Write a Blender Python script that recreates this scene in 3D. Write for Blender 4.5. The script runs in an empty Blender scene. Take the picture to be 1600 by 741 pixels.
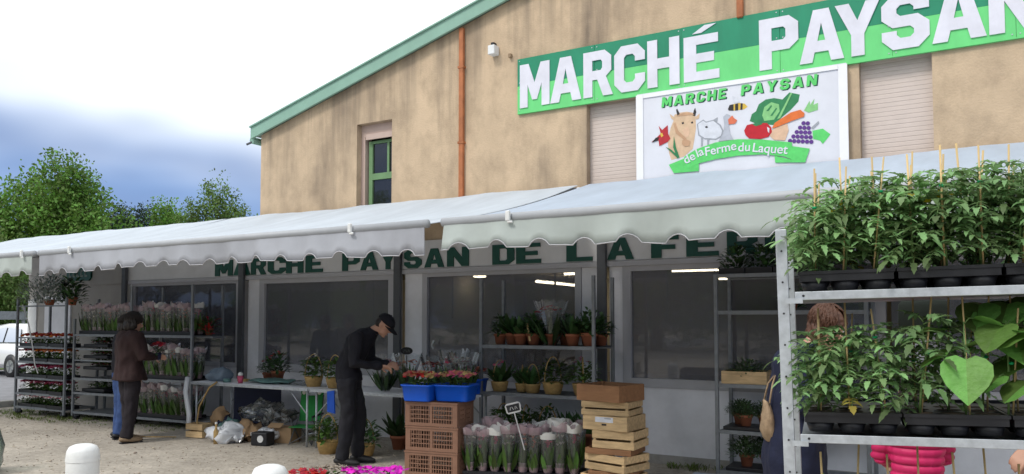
import bpy, math, random
from mathutils import Vector as V, Matrix, noise
from mathutils.geometry import tessellate_polygon
R = math.radians; PI = math.pi
sc = bpy.context.scene
rng = random.Random(7)

# ------------------------------------------------------------------ camera
cd = bpy.data.cameras.new('Camera'); cam = bpy.data.objects.new('Camera', cd); sc.collection.objects.link(cam); sc.camera = cam
cd.sensor_width = 36; cd.sensor_fit = 'HORIZONTAL'
cd.lens = 36 * 1250 / 1600
cd.shift_y = 69.5 / 1600
cam.location = (0, -8.6, 1.6)
cam.rotation_euler = (R(90 + 2.748), 0, R(120.763 - 90))
cd.clip_start = .05; cd.clip_end = 600

# ------------------------------------------------------------------ world, sun, exposure
SUN_EL, SUN_AZ = 50, 250                    # azimuth of the sun's position, counter-clockwise from +X
w = bpy.data.worlds.new('World'); sc.world = w; w.use_nodes = True
nt = w.node_tree; N = nt.nodes; L = nt.links
for n in list(N): N.remove(n)
out = N.new('ShaderNodeOutputWorld'); bg = N.new('ShaderNodeBackground'); bg.inputs[1].default_value = .1
sky = N.new('ShaderNodeTexSky'); sky.sky_type = 'NISHITA'; sky.sun_disc = False
sky.sun_elevation = R(SUN_EL); sky.sun_rotation = R(90 - SUN_AZ); sky.air_density = 1; sky.dust_density = 2
tc = N.new('ShaderNodeTexCoord'); sep = N.new('ShaderNodeSeparateXYZ'); L.new(tc.outputs['Generated'], sep.inputs[0])
mp = N.new('ShaderNodeMapping'); mp.inputs['Scale'].default_value = (1, 1, 2.6); mp.inputs['Location'].default_value = (.35, .1, 0)
L.new(tc.outputs['Generated'], mp.inputs[0])
n1 = N.new('ShaderNodeTexNoise'); n1.inputs['Scale'].default_value = 1.7; n1.inputs['Detail'].default_value = 3; n1.inputs['Roughness'].default_value = .5
L.new(mp.outputs[0], n1.inputs[0])
n2 = N.new('ShaderNodeTexNoise'); n2.inputs['Scale'].default_value = 3.5; n2.inputs['Detail'].default_value = 3
L.new(mp.outputs[0], n2.inputs[0])
ma = N.new('ShaderNodeMath'); ma.operation = 'MULTIPLY_ADD'; ma.inputs[1].default_value = .42; L.new(n1.outputs[0], ma.inputs[0]); L.new(sep.outputs[2], ma.inputs[2])
mr = N.new('ShaderNodeMapRange'); mr.interpolation_type = 'SMOOTHSTEP'
mr.inputs['From Min'].default_value = .345; mr.inputs['From Max'].default_value = .52
L.new(ma.outputs[0], mr.inputs[0])
bank = N.new('ShaderNodeMix'); bank.data_type = 'RGBA'; bank.inputs[6].default_value = (1.25, 2.05, 4.1, 1); bank.inputs[7].default_value = (2.2, 3.4, 5.9, 1)
mr2 = N.new('ShaderNodeMapRange'); mr2.inputs['From Min'].default_value = .38; mr2.inputs['From Max'].default_value = .66; L.new(n2.outputs[0], mr2.inputs[0])
L.new(mr2.outputs[0], bank.inputs[0])
bk2 = N.new('ShaderNodeMix'); bk2.data_type = 'RGBA'; bk2.inputs[0].default_value = .12; L.new(bank.outputs[2], bk2.inputs[6]); L.new(sky.outputs[0], bk2.inputs[7])
cm = N.new('ShaderNodeMix'); cm.data_type = 'RGBA'; cm.inputs[7].default_value = (9.2, 9.6, 9.9, 1)
L.new(mr.outputs[0], cm.inputs[0]); L.new(bk2.outputs[2], cm.inputs[6])
L.new(cm.outputs[2], bg.inputs[0]); L.new(bg.outputs[0], out.inputs[0])

sl = bpy.data.lights.new('Sun', 'SUN'); sl.energy = 1.4; sl.angle = R(14); sl.color = (1, .95, .88)
sun = bpy.data.objects.new('Sun', sl); sc.collection.objects.link(sun)
sd = V((math.cos(R(SUN_AZ)) * math.cos(R(SUN_EL)), math.sin(R(SUN_AZ)) * math.cos(R(SUN_EL)), math.sin(R(SUN_EL))))
sun.rotation_euler = sd.to_track_quat('Z', 'Y').to_euler(); sun.location = (0, -20, 30)
vs = sc.view_settings; vs.view_transform = 'Standard'; vs.look = 'None'; vs.exposure = .53; vs.gamma = 1; vs.use_curve_mapping = False
sc.render.engine = 'CYCLES'

# ------------------------------------------------------------------ materials
MATS = {}
def mat(name, col, rough=.6, metal=0, var=.12, vscale=9, bump=0, bscale=60, island=0, transl=0, objvar=0, stretch=None, spec=.4, coat=0):
    if name in MATS: return MATS[name]
    m = bpy.data.materials.new(name); m.use_nodes = True; MATS[name] = m
    nt = m.node_tree; N = nt.nodes; L = nt.links
    b = N['Principled BSDF']; b.inputs['Roughness'].default_value = rough; b.inputs['Metallic'].default_value = metal
    b.inputs['Specular IOR Level'].default_value = spec
    if coat: b.inputs['Coat Weight'].default_value = coat
    tc = N.new('ShaderNodeTexCoord'); mp = N.new('ShaderNodeMapping'); L.new(tc.outputs['Object'], mp.inputs[0])
    if stretch: mp.inputs['Scale'].default_value = stretch
    no = N.new('ShaderNodeTexNoise'); no.inputs['Scale'].default_value = vscale; no.inputs['Detail'].default_value = 6; no.inputs['Roughness'].default_value = .62
    L.new(mp.outputs[0], no.inputs[0])
    mr = N.new('ShaderNodeMapRange'); mr.inputs[1].default_value = .25; mr.inputs[2].default_value = .75; mr.inputs[3].default_value = 1 - var; mr.inputs[4].default_value = 1 + var
    L.new(no.outputs[0], mr.inputs[0]); val = mr.outputs[0]
    hs = N.new('ShaderNodeHueSaturation'); hs.inputs['Color'].default_value = (*col, 1)
    if island:
        ge = N.new('ShaderNodeNewGeometry')
        a = N.new('ShaderNodeMapRange'); a.inputs[3].default_value = 1 - island; a.inputs[4].default_value = 1 + island; L.new(ge.outputs['Random Per Island'], a.inputs[0])
        mu = N.new('ShaderNodeMath'); mu.operation = 'MULTIPLY'; L.new(val, mu.inputs[0]); L.new(a.outputs[0], mu.inputs[1]); val = mu.outputs[0]
        h = N.new('ShaderNodeMapRange'); h.inputs[3].default_value = .5 - island * .05; h.inputs[4].default_value = .5 + island * .03
        L.new(ge.outputs['Random Per Island'], h.inputs[0]); L.new(h.outputs[0], hs.inputs['Hue'])
    if objvar:
        oi = N.new('ShaderNodeObjectInfo'); a = N.new('ShaderNodeMapRange'); a.inputs[3].default_value = 1 - objvar; a.inputs[4].default_value = 1 + objvar
        L.new(oi.outputs['Random'], a.inputs[0])
        mu = N.new('ShaderNodeMath'); mu.operation = 'MULTIPLY'; L.new(val, mu.inputs[0]); L.new(a.outputs[0], mu.inputs[1]); val = mu.outputs[0]
    L.new(val, hs.inputs['Value']); L.new(hs.outputs[0], b.inputs['Base Color'])
    if bump:
        nb = N.new('ShaderNodeTexNoise'); nb.inputs['Scale'].default_value = bscale; nb.inputs['Detail'].default_value = 5; L.new(mp.outputs[0], nb.inputs[0])
        bp = N.new('ShaderNodeBump'); bp.inputs['Strength'].default_value = bump; bp.inputs['Distance'].default_value = .01
        L.new(nb.outputs[0], bp.inputs['Height']); L.new(bp.outputs[0], b.inputs['Normal'])
    if transl:
        t = N.new('ShaderNodeBsdfTranslucent'); L.new(hs.outputs[0], t.inputs[0])
        mx = N.new('ShaderNodeMixShader'); mx.inputs[0].default_value = transl
        L.new(b.outputs[0], mx.inputs[1]); L.new(t.outputs[0], mx.inputs[2]); L.new(mx.outputs[0], N['Material Output'].inputs[0])
    return m

def film(name, tint, fac, rough=.15, diff=(.8, .8, .8), dmix=.3):
    """thin clear sheet: transparent + a little milky diffuse + gloss by Fresnel"""
    m = bpy.data.materials.new(name); m.use_nodes = True; MATS[name] = m
    N = m.node_tree.nodes; L = m.node_tree.links; N.remove(N['Principled BSDF'])
    tr = N.new('ShaderNodeBsdfTransparent'); tr.inputs[0].default_value = (*tint, 1)
    gl = N.new('ShaderNodeBsdfGlossy'); gl.inputs['Roughness'].default_value = rough
    df = N.new('ShaderNodeBsdfDiffuse'); df.inputs[0].default_value = (*diff, 1)
    fr = N.new('ShaderNodeFresnel'); fr.inputs[0].default_value = 1.45
    ad = N.new('ShaderNodeMath'); ad.operation = 'ADD'; ad.use_clamp = True; ad.inputs[1].default_value = fac; L.new(fr.outputs[0], ad.inputs[0])
    m1 = N.new('ShaderNodeMixShader'); m1.inputs[0].default_value = dmix; L.new(tr.outputs[0], m1.inputs[1]); L.new(df.outputs[0], m1.inputs[2])
    m2 = N.new('ShaderNodeMixShader'); L.new(ad.outputs[0], m2.inputs[0]); L.new(m1.outputs[0], m2.inputs[1]); L.new(gl.outputs[0], m2.inputs[2])
    L.new(m2.outputs[0], N['Material Output'].inputs[0]); return m

def emit(name, col, s):
    m = bpy.data.materials.new(name); m.use_nodes = True; MATS[name] = m
    b = m.node_tree.nodes['Principled BSDF']; b.inputs['Base Color'].default_value = (*col, 1)
    b.inputs['Emission Color'].default_value = (*col, 1); b.inputs['Emission Strength'].default_value = s; return m

# stucco wall with grey run-off streaks that have their own shape
def stucco():
    m = mat('stucco', (.56, .425, .29), .95, var=.12, vscale=1.6, bump=.5, bscale=45)
    N = m.node_tree.nodes; L = m.node_tree.links; b = N['Principled BSDF']; hs = [n for n in N if n.type == 'HUE_SAT'][0]
    tc = [n for n in N if n.type == 'TEX_COORD'][0]
    def noise_(scale, st, det, seed):
        mp = N.new('ShaderNodeMapping'); mp.inputs['Scale'].default_value = st; mp.inputs['Location'].default_value = (seed, 0, 0); L.new(tc.outputs['Object'], mp.inputs[0])
        n = N.new('ShaderNodeTexNoise'); n.inputs['Scale'].default_value = scale; n.inputs['Detail'].default_value = det; n.inputs['Roughness'].default_value = .65; L.new(mp.outputs[0], n.inputs[0]); return n.outputs[0]
    def rng_(s, a, b_, c, d):
        r = N.new('ShaderNodeMapRange'); r.inputs[1].default_value = a; r.inputs[2].default_value = b_; r.inputs[3].default_value = c; r.inputs[4].default_value = d; L.new(s, r.inputs[0]); return r.outputs[0]
    def mul(a, b_):
        x = N.new('ShaderNodeMath'); x.operation = 'MULTIPLY'; L.new(a, x.inputs[0]); L.new(b_, x.inputs[1]); return x.outputs[0]
    streak = rng_(noise_(1, (1.5, 1, .17), 8, 3.3), .47, .74, 0, 1)
    patch = rng_(noise_(.7, (1, 1, .8), 4, 9.1), .42, .60, .05, 1)
    fine = rng_(noise_(2.2, (1.6, 1, 1.1), 9, 1.7), .44, .72, 0, .5)
    mx = N.new('ShaderNodeMix'); mx.data_type = 'RGBA'; mx.inputs[7].default_value = (.20, .155, .115, 1)
    f = mul(streak, patch)
    k = N.new('ShaderNodeMath'); k.operation = 'MULTIPLY'; k.inputs[1].default_value = 1.25; k.use_clamp = True; L.new(f, k.inputs[0])
    L.new(k.outputs[0], mx.inputs[0]); L.new(hs.outputs[0], mx.inputs[6])
    sp = N.new('ShaderNodeSeparateXYZ'); L.new(tc.outputs['Object'], sp.inputs[0])
    dl = N.new('ShaderNodeMath'); dl.operation = 'MULTIPLY_ADD'; dl.inputs[1].default_value = -.266; L.new(sp.outputs[0], dl.inputs[0]); L.new(sp.outputs[2], dl.inputs[2])   # height along the roof line
    topm = rng_(dl.outputs[0], 5.9, 7.0, 0, 1)
    drip = mul(rng_(noise_(1, (4.2, 1, .10), 8, 5.9), .46, .70, 0, .85), topm)
    mx3 = N.new('ShaderNodeMix'); mx3.data_type = 'RGBA'; mx3.inputs[7].default_value = (.17, .14, .11, 1); L.new(drip, mx3.inputs[0]); L.new(mx.outputs[2], mx3.inputs[6]); mx = mx3
    mx2 = N.new('ShaderNodeMix'); mx2.data_type = 'RGBA'; mx2.inputs[7].default_value = (.24, .18, .125, 1)
    L.new(fine, mx2.inputs[0]); L.new(mx.outputs[2], mx2.inputs[6]); L.new(mx2.outputs[2], b.inputs['Base Color'])
    return m

def gravel():
    m = mat('gravel', (.45, .405, .345), .95, var=.3, vscale=.9, bump=.7, bscale=38)
    N = m.node_tree.nodes; L = m.node_tree.links; b = N['Principled BSDF']; hs = [n for n in N if n.type == 'HUE_SAT'][0]
    tc = [n for n in N if n.type == 'TEX_COORD'][0]
    vo = N.new('ShaderNodeTexVoronoi'); vo.inputs['Scale'].default_value = 42; L.new(tc.outputs['Object'], vo.inputs[0])
    no = N.new('ShaderNodeTexNoise'); no.inputs['Scale'].default_value = 7; no.inputs['Detail'].default_value = 8; no.inputs['Roughness'].default_value = .7; L.new(tc.outputs['Object'], no.inputs[0])
    r = N.new('ShaderNodeMapRange'); r.inputs[1].default_value = .35; r.inputs[2].default_value = .68; r.inputs[3].default_value = 0; r.inputs[4].default_value = .55; L.new(no.outputs[0], r.inputs[0])
    mx = N.new('ShaderNodeMix'); mx.data_type = 'RGBA'; mx.inputs[7].default_value = (.23, .20, .165, 1); L.new(r.outputs[0], mx.inputs[0]); L.new(hs.outputs[0], mx.inputs[6])
    h2 = N.new('ShaderNodeHueSaturation'); L.new(mx.outputs[2], h2.inputs['Color'])
    se = N.new('ShaderNodeSeparateColor'); L.new(vo.outputs['Color'], se.inputs[0])
    r2 = N.new('ShaderNodeMapRange'); r2.inputs[3].default_value = .84; r2.inputs[4].default_value = 1.13; L.new(se.outputs[0], r2.inputs[0]); L.new(r2.outputs[0], h2.inputs['Value'])
    L.new(h2.outputs[0], b.inputs['Base Color'])
    return m

M = {}
M['stucco'] = stucco(); M['gravel'] = gravel()
M['asphalt'] = mat('asphalt', (.20, .20, .215), .9, var=.2, vscale=3, bump=.4, bscale=90)
M['kerb'] = mat('kerbstone', (.36, .35, .33), .9, var=.2, bump=.3)
M['fascia'] = mat('green_fascia', (.235, .40, .32), .55, var=.08, vscale=4)
M['roofsheet'] = mat('roof_sheet', (.3, .36, .33), .6)
M['rust'] = mat('orange_pipe', (.40, .14, .055), .65, var=.35, vscale=5)
M['shutter'] = mat('shutter', (.60, .51, .46), .6, var=.05)
M['dwall'] = mat('annexe_wall', (.36, .34, .32), .9, var=.15, vscale=2, bump=.2)
M['wframe'] = mat('white_frame', (.46, .46, .49), .5, var=.06, vscale=4)
M['wpanel'] = mat('white_panel', (.80, .805, .85), .7, var=.14, vscale=2.2, bump=.15, bscale=20)
M['band'] = mat('band_board', (.68, .68, .69), .6, var=.10, vscale=3)
M['post'] = mat('dark_post', (.085, .09, .10), .5, var=.15)
M['greenframe'] = mat('green_window_paint', (.15, .27, .13), .5, var=.1)
M['winbox'] = mat('window_box', (.50, .38, .33), .6, var=.05)
M['glass'] = film('shop_glass', (.64, .65, .68), .02, .03, (.27, .275, .315), .45)
M['wglass'] = film('upper_glass', (.25, .27, .3), .05, .03, (.03, .03, .035), .5)
M['carglass'] = film('car_glass', (.2, .22, .24), .06, .02, (.02, .02, .02), .6)
M['inwall'] = mat('interior_wall', (.46, .43, .37), .9, var=.12, vscale=1)
M['infloor'] = mat('interior_floor', (.18, .17, .16), .7)
M['tube_light'] = emit('tube_light', (1, .84, .55), 16)
M['canvas'] = mat('awning_canvas', (.60, .65, .71), .85, var=.12, vscale=1.6, stretch=(1.6, .5, 1), transl=.30, bump=.08, bscale=14)  # slight blue of the reflected sky is put into the canvas colour
M['valg'] = mat('valance_grey', (.42, .435, .48), .9, var=.10, vscale=2.5, transl=.2, bump=.25, bscale=7)  # same cloth as the canvas; older, with its upright shade put into the colour
M['valgr'] = mat('valance_pale_green', (.47, .52, .50), .9, var=.10, vscale=2.5, transl=.2, bump=.25, bscale=7)  # same cloth again; age and shade of the hanging edge both in the colour
M['bar'] = mat('awning_bar', (.36, .375, .40), .5, var=.06)
M['canvas_r'] = mat('awning_canvas_sky_tint', (.52, .59, .69), .85, var=.12, vscale=1.6, stretch=(1.6, .5, 1), transl=.30, bump=.08, bscale=14)  # bluer copy: the sky's reflection on the right awning is put into its colour
M['alu'] = mat('aluminium', (.42, .43, .45), .45, metal=.5, var=.08)
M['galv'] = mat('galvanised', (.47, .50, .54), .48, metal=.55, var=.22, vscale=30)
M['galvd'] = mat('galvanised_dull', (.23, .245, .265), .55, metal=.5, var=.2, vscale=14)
M['white'] = mat('white_paint', (.70, .71, .71), .5, var=.13, vscale=7, bump=.1)
M['sgreen'] = mat('sign_dark_green', (.012, .235, .125), .55, var=.16, vscale=2.5, stretch=(1.5, 1, .5))
M['slime'] = mat('sign_light_green', (.14, .62, .20), .55, var=.14, vscale=2.5, stretch=(1.5, 1, .5))
M['sletter'] = mat('sign_white', (.68, .68, .76), .5, var=.12, vscale=4)
M['sboard'] = mat('sign_board', (.66, .67, .73), .5, var=.08, vscale=2.5)
M['sframe'] = mat('sign_frame', (.80, .80, .82), .45, var=.03)
M['letter'] = mat('letter_dark_green', (.008, .075, .055), .5, var=.1)
M['black'] = mat('black_plastic', (.016, .016, .020), .45, var=.2)
M['soil'] = mat('potting_soil', (.05, .033, .022), 1, var=.3, vscale=60, bump=.6)
M['terra'] = mat('terracotta', (.30, .105, .055), .8, var=.15, objvar=.2)
M['basket'] = mat('wicker', (.45, .30, .12), .8, var=.25, vscale=40, bump=.6, bscale=90, objvar=.15)
M['wood'] = mat('crate_wood', (.56, .395, .215), .75, var=.34, vscale=5, stretch=(1, 6, 6), bump=.35, bscale=30, objvar=.24)
M['wood2'] = mat('crate_wood_brown', (.25, .125, .06), .75, var=.22, vscale=6, stretch=(1, 6, 6), bump=.25, bscale=30, objvar=.1)
M['brown'] = mat('brown_plastic', (.235, .125, .082), .55, var=.1, vscale=14)
M['blue'] = mat('blue_plastic', (.006, .10, .62), .38, var=.06)
M['bamboo'] = mat('bamboo', (.55, .40, .19), .65, var=.2, vscale=14, objvar=.2)
M['clip'] = mat('green_clip', (.0, .33, .12), .5)
M['tomato'] = mat('tomato_leaf', (.20, .34, .14), .5, var=.22, vscale=30, island=.55, transl=.40, objvar=.25)
M['tomstem'] = mat('tomato_stem', (.13, .22, .07), .6)
M['bean'] = mat('bean_leaf', (.12, .26, .055), .5, var=.2, vscale=25, island=.5, transl=.3, objvar=.25, bump=.6, bscale=45)
M['dleaf'] = mat('dark_leaf', (.045, .105, .032), .42, var=.2, vscale=20, island=.5, transl=.15, objvar=.25)
M['mleaf'] = mat('mid_leaf', (.075, .15, .03), .5, var=.2, vscale=20, island=.5, transl=.2, objvar=.25)
M['herb'] = mat('herb_leaf', (.08, .14, .06), .6, var=.2, island=.5, transl=.2, objvar=.2)
M['silver'] = mat('silver_leaf', (.20, .24, .22), .7, var=.2, island=.5, transl=.15)
M['yleaf'] = mat('yellow_leaf', (.42, .36, .07), .6, island=.3, transl=.3)
M['treeleaf'] = mat('tree_leaf', (.125, .245, .042), .6, var=.3, vscale=.6, island=.5, transl=.35)
M['treeleaf2'] = mat('tree_leaf_grey_green', (.13, .215, .055), .6, var=.3, vscale=.6, island=.5, transl=.35)
M['pine'] = mat('pine_needle', (.018, .045, .018), .7, var=.3, island=.5)
M['grassm'] = mat('grass_blade', (.12, .17, .035), .7, island=.5, transl=.2)
M['bark'] = mat('bark', (.12, .09, .065), .9, var=.3, bump=.5)
for nm, c in dict(orange=(.62, .16, .015), red=(.42, .015, .02), darkred=(.20, .012, .03), pink=(.55, .09, .17), magenta=(.66, .015, .50), white=(.6, .55, .5), salmon=(.55, .20, .12), cream=(.5, .36, .14), yellow=(.6, .45, .03)).items():
    M['fl_' + nm] = mat('petal_' + nm, c, .6, var=.15, island=.35, transl=.2)
M['sleeve'] = film('clear_sleeve', (.96, .97, .97), .02, .12, (.6, .63, .63), .07)
M['sleevepink'] = film('sleeve_pink_print', (.94, .88, .90), .03, .3, (.58, .42, .46), .32)
M['sleevewhite'] = film('sleeve_white_paper', (.9, .9, .9), .04, .3, (.7, .7, .68), .85)
M['pinkpot'] = mat('pale_pink_pot', (.56, .43, .47), .5, objvar=.1)
M['cello'] = film('cellophane', (.93, .95, .96), .03, .12, (.5, .56, .58), .06)
M['bagplastic'] = film('white_bag', (.9, .9, .92), .03, .35, (.72, .74, .78), .88)
M['greenbag'] = film('green_bag', (.8, .92, .85), .05, .2, (.45, .58, .50), .28)
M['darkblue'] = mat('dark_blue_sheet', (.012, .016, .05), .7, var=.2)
M['bluegrey'] = mat('blue_grey_plastic', (.16, .21, .27), .5, var=.2, vscale=12)
M['teal'] = mat('teal_foil', (.10, .20, .19), .4, var=.3, vscale=20)
M['frog'] = mat('green_canvas', (.02, .22, .05), .8, var=.15)
M['cardboard'] = mat('cardboard', (.33, .215, .12), .85, var=.15)
M['skin'] = mat('skin', (.45, .25, .175), .55, var=.08)
M['hair'] = mat('dark_hair', (.018, .012, .010), .5, var=.3, vscale=40, bump=.7, bscale=50)
M['hair2'] = mat('auburn_hair', (.085, .036, .02), .5, var=.3, vscale=40, bump=.8, bscale=50)
M['navy'] = mat('navy_cloth', (.006, .006, .011), .85, var=.25, vscale=12, bump=.3)
M['navycoat'] = mat('navy_coat', (.007, .010, .032), .85, var=.2, vscale=12, bump=.3)
M['trouser'] = mat('charcoal_trousers', (.011, .011, .016), .85, var=.25, vscale=12, bump=.3)
M['brownc'] = mat('brown_coat', (.026, .011, .011), .85, var=.25, vscale=12, bump=.3)
M['btrous'] = mat('plum_trousers', (.015, .011, .015), .85, var=.25, vscale=12, bump=.3)
M['jeans'] = mat('blue_jeans', (.035, .07, .19), .85, var=.25, vscale=14, bump=.3)
M['pinkj'] = mat('pink_quilt', (.50, .012, .10), .55, var=.12)
M['tan'] = mat('tan_leather', (.30, .21, .13), .7, var=.3, vscale=18, bump=.5)
M['shoe'] = mat('dark_shoe', (.018, .018, .02), .5, var=.2)
M['eyew'] = mat('eye_white', (.7, .68, .65), .3)
M['lip'] = mat('lip', (.3, .12, .10), .5)
M['carwhite'] = mat('car_white', (.74, .75, .77), .25, var=.02, coat=.6)
M['tyre'] = mat('tyre', (.02, .02, .022), .8)
M['rim'] = mat('wheel_rim', (.45, .46, .48), .35, metal=.7)
M['taillight'] = mat('tail_light', (.4, .01, .015), .25)
M['chalk'] = mat('chalk', (.6, .6, .6), .8)
M['signgrey'] = mat('sign_grey_green', (.15, .18, .16), .6)

# ------------------------------------------------------------------ mesh helpers
class MB:
    def __init__(s): s.v = []; s.f = []; s.m = []; s.k = 0
    def add(s, vs, fs):
        o = len(s.v); s.v += [tuple(p) for p in vs]
        for f in fs: s.f.append([i + o for i in f]); s.m.append(s.k)
        return s
    def box(s, c, d, rot=None):
        x, y, z = d[0] / 2, d[1] / 2, d[2] / 2; c = V(c)
        P = [V(p) for p in ((-x, -y, -z), (x, -y, -z), (x, y, -z), (-x, y, -z), (-x, -y, z), (x, -y, z), (x, y, z), (-x, y, z))]
        if rot: P = [rot @ p for p in P]
        return s.add([c + p for p in P], [(0, 3, 2, 1), (4, 5, 6, 7), (0, 1, 5, 4), (1, 2, 6, 5), (2, 3, 7, 6), (3, 0, 4, 7)])
    def b2(s, x0, x1, y0, y1, z0, z1): return s.box(((x0 + x1) / 2, (y0 + y1) / 2, (z0 + z1) / 2), (abs(x1 - x0), abs(y1 - y0), abs(z1 - z0)))
    def ring(s, rings, cap=True, closed=True):
        n = len(rings[0]); vs = [p for r in rings for p in r]; fs = []
        for i in range(len(rings) - 1):
            for j in range(n if closed else n - 1):
                k = (j + 1) % n; fs.append((i * n + j, i * n + k, (i + 1) * n + k, (i + 1) * n + j))
        if cap: fs.append(tuple(range(n - 1, -1, -1))); fs.append(tuple((len(rings) - 1) * n + j for j in range(n)))
        return s.add(vs, fs)
    def tube(s, pts, r, n=6, cap=True, sx=1, sy=1, side=None, round_=False):
        pts = [V(p) for p in pts]
        if not isinstance(r, (list, tuple)): r = [r] * len(pts)
        if round_:   # dome ends
            d0 = (pts[0] - pts[1]).normalized(); d1 = (pts[-1] - pts[-2]).normalized()
            a, b, ra, rb = pts[0], pts[-1], r[0], r[-1]
            pts = [a + d0 * ra * .95, a + d0 * ra * .7] + pts + [b + d1 * rb * .7, b + d1 * rb * .95]
            r = [ra * .25, ra * .72] + list(r) + [rb * .72, rb * .25]
        rings = []; pu = None
        for i, p in enumerate(pts):
            d = (pts[min(i + 1, len(pts) - 1)] - pts[max(i - 1, 0)])
            d = d.normalized() if d.length > 1e-9 else V((0, 0, 1))
            u = V(side) if side is not None else (pu if pu is not None else (V((1, 0, 0)) if abs(d.x) < .9 else V((0, 1, 0))))
            u = (u - d * u.dot(d)); u = u.normalized() if u.length > 1e-6 else d.orthogonal().normalized(); pu = u; w_ = d.cross(u)
            rings.append([p + u * math.cos(2 * PI * j / n) * r[i] * sx + w_ * math.sin(2 * PI * j / n) * r[i] * sy for j in range(n)])
        return s.ring(rings, cap)
    def lathe(s, prof, n=14, c=(0, 0, 0), cap=True):
        c = V(c)
        return s.ring([[c + V((r * math.cos(2 * PI * j / n), r * math.sin(2 * PI * j / n), z)) for j in range(n)] for r, z in prof], cap)
    def ell(s, c, r, rot=None, n=14, m=9):
        c = V(c); rings = []
        for i in range(m + 1):
            t = PI * (i + .02) / (m + .04); rr = []
            for j in range(n):
                p = V((r[0] * math.sin(t) * math.cos(2 * PI * j / n), r[1] * math.sin(t) * math.sin(2 * PI * j / n), -r[2] * math.cos(t)))
                rr.append(c + (rot @ p if rot else p))
            rings.append(rr)
        return s.ring(rings, True)
    def prism(s, outer, holes=(), y0=0., y1=.01, fn=None):
        """polygon in XZ (outer + holes) extruded from y0 (front) to y1"""
        loops = [list(outer)] + [list(h) for h in holes]
        flat = [p for l in loops for p in l]; n = len(flat)
        tris = tessellate_polygon([[V((p[0], p[1], 0)) for p in l] for l in loops])
        vs = [(p[0], y0, p[1]) for p in flat] + [(p[0], y1, p[1]) for p in flat]; fs = []
        for t in tris:
            a, b, c = (flat[i] for i in t)
            ccw = (b[0] - a[0]) * (c[1] - a[1]) - (b[1] - a[1]) * (c[0] - a[0]) > 0
            t = tuple(t) if ccw else tuple(reversed(t))
            fs.append(t); fs.append(tuple(i + n for i in reversed(t)))
        o = 0
        for l in loops:
            k = len(l); ar = sum(l[i][0] * l[(i + 1) % k][1] - l[(i + 1) % k][0] * l[i][1] for i in range(k))
            for i in range(k):
                a, b = o + i, o + (i + 1) % k
                fs.append((b, a, a + n, b + n) if (ar > 0) == (l is loops[0]) else (a, b, b + n, a + n))
            o += k
        if fn: vs = [fn(V(p)) for p in vs]
        return s.add(vs, fs)
    def leaf(s, p, d, ln, wd, up=(0, 0, 1), droop=.3, segs=3, fold=.25, shape='lance'):
        p = V(p); d = V(d).normalized(); up = V(up); side = d.cross(up)
        side = side.normalized() if side.length > 1e-4 else d.orthogonal().normalized()
        nrm = side.cross(d).normalized(); vs = []; fs = []
        prof = {'lance': [0.12, .85, 1, .62, .06], 'oval': [.15, .95, 1.0, .8, .08], 'heart': [.55, 1.05, .95, .6, .05], 'strap': [.6, .9, 1, .8, .1], 'tom': [.15, .95, .72, 1.0, .62, .7, .32, .03]}[shape]
        for i in range(segs + 1):
            t = i / segs; q = t * (len(prof) - 1); a = int(min(q, len(prof) - 2)); wv = prof[a] + (prof[a + 1] - prof[a]) * (q - a)
            c = p + d * ln * (t - .12 * droop * t * t) - V((0, 0, 1)) * (droop * ln * t * t)
            h = wd * .5 * wv
            vs += [c - side * h + nrm * h * fold, c, c + side * h + nrm * h * fold]
        for i in range(segs):
            a = i * 3; fs += [(a, a + 1, a + 4, a + 3), (a + 1, a + 2, a + 5, a + 4)]
        return s.add(vs, fs)
    def mesh(s, name, mats, smooth=True):
        me = bpy.data.meshes.new(name); me.from_pydata(s.v, [], s.f)
        for m in (mats if isinstance(mats, (list, tuple)) else [mats]): me.materials.append(M[m] if isinstance(m, str) else m)
        me.polygons.foreach_set('material_index', s.m); me.polygons.foreach_set('use_smooth', [smooth] * len(s.f)); me.update(); return me
    def build(s, name, mats, parent=None, smooth=False, bevel=0, loc=None, rot=None):
        return put(name, s.mesh(name, mats, smooth), parent, bevel, loc, rot)

def put(name, me, parent=None, bevel=0, loc=None, rot=None, scale=None):
    o = bpy.data.objects.new(name, me); sc.collection.objects.link(o); o.parent = parent
    if loc is not None: o.location = loc
    if rot is not None: o.rotation_euler = rot
    if scale is not None: o.scale = scale if isinstance(scale, (tuple, list)) else (scale,) * 3
    if bevel:
        b = o.modifiers.new('bevel', 'BEVEL'); b.width = bevel; b.segments = 2; b.limit_method = 'ANGLE'; b.angle_limit = R(40)
    return o
def tag(o, label, cat, group=None):
    o['label'] = label; o['category'] = cat
    if group: o['group'] = group
    return o
def thing(name, label, cat, loc=(0, 0, 0), rz=0, group=None, rot=None):
    o = bpy.data.objects.new(name, None); sc.collection.objects.link(o); o.empty_display_size = .1
    o.location = loc; o.rotation_euler = rot if rot else (0, 0, rz)
    return tag(o, label, cat, group)
def copy_tree(src, loc, rz, label, group=None, scale=None):
    c = src.copy(); sc.collection.objects.link(c); c.location = loc; c.rotation_euler = (0, 0, rz); c['label'] = label
    if group: c['group'] = group
    if scale: c.scale = (scale,) * 3
    for ch in src.children:
        d = ch.copy(); sc.collection.objects.link(d); d.parent = c
        for g in ch.children:
            e = g.copy(); sc.collection.objects.link(e); e.parent = d
    return c
def struct(o): o['kind'] = 'structure'; return o
ORD = ['first', 'second', 'third', 'fourth', 'fifth', 'sixth', 'seventh', 'eighth', 'ninth', 'tenth', 'eleventh', 'twelfth', 'thirteenth', 'fourteenth', 'fifteenth', 'sixteenth', 'seventeenth', 'eighteenth']
def u(a, b): return rng.uniform(a, b)

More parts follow.
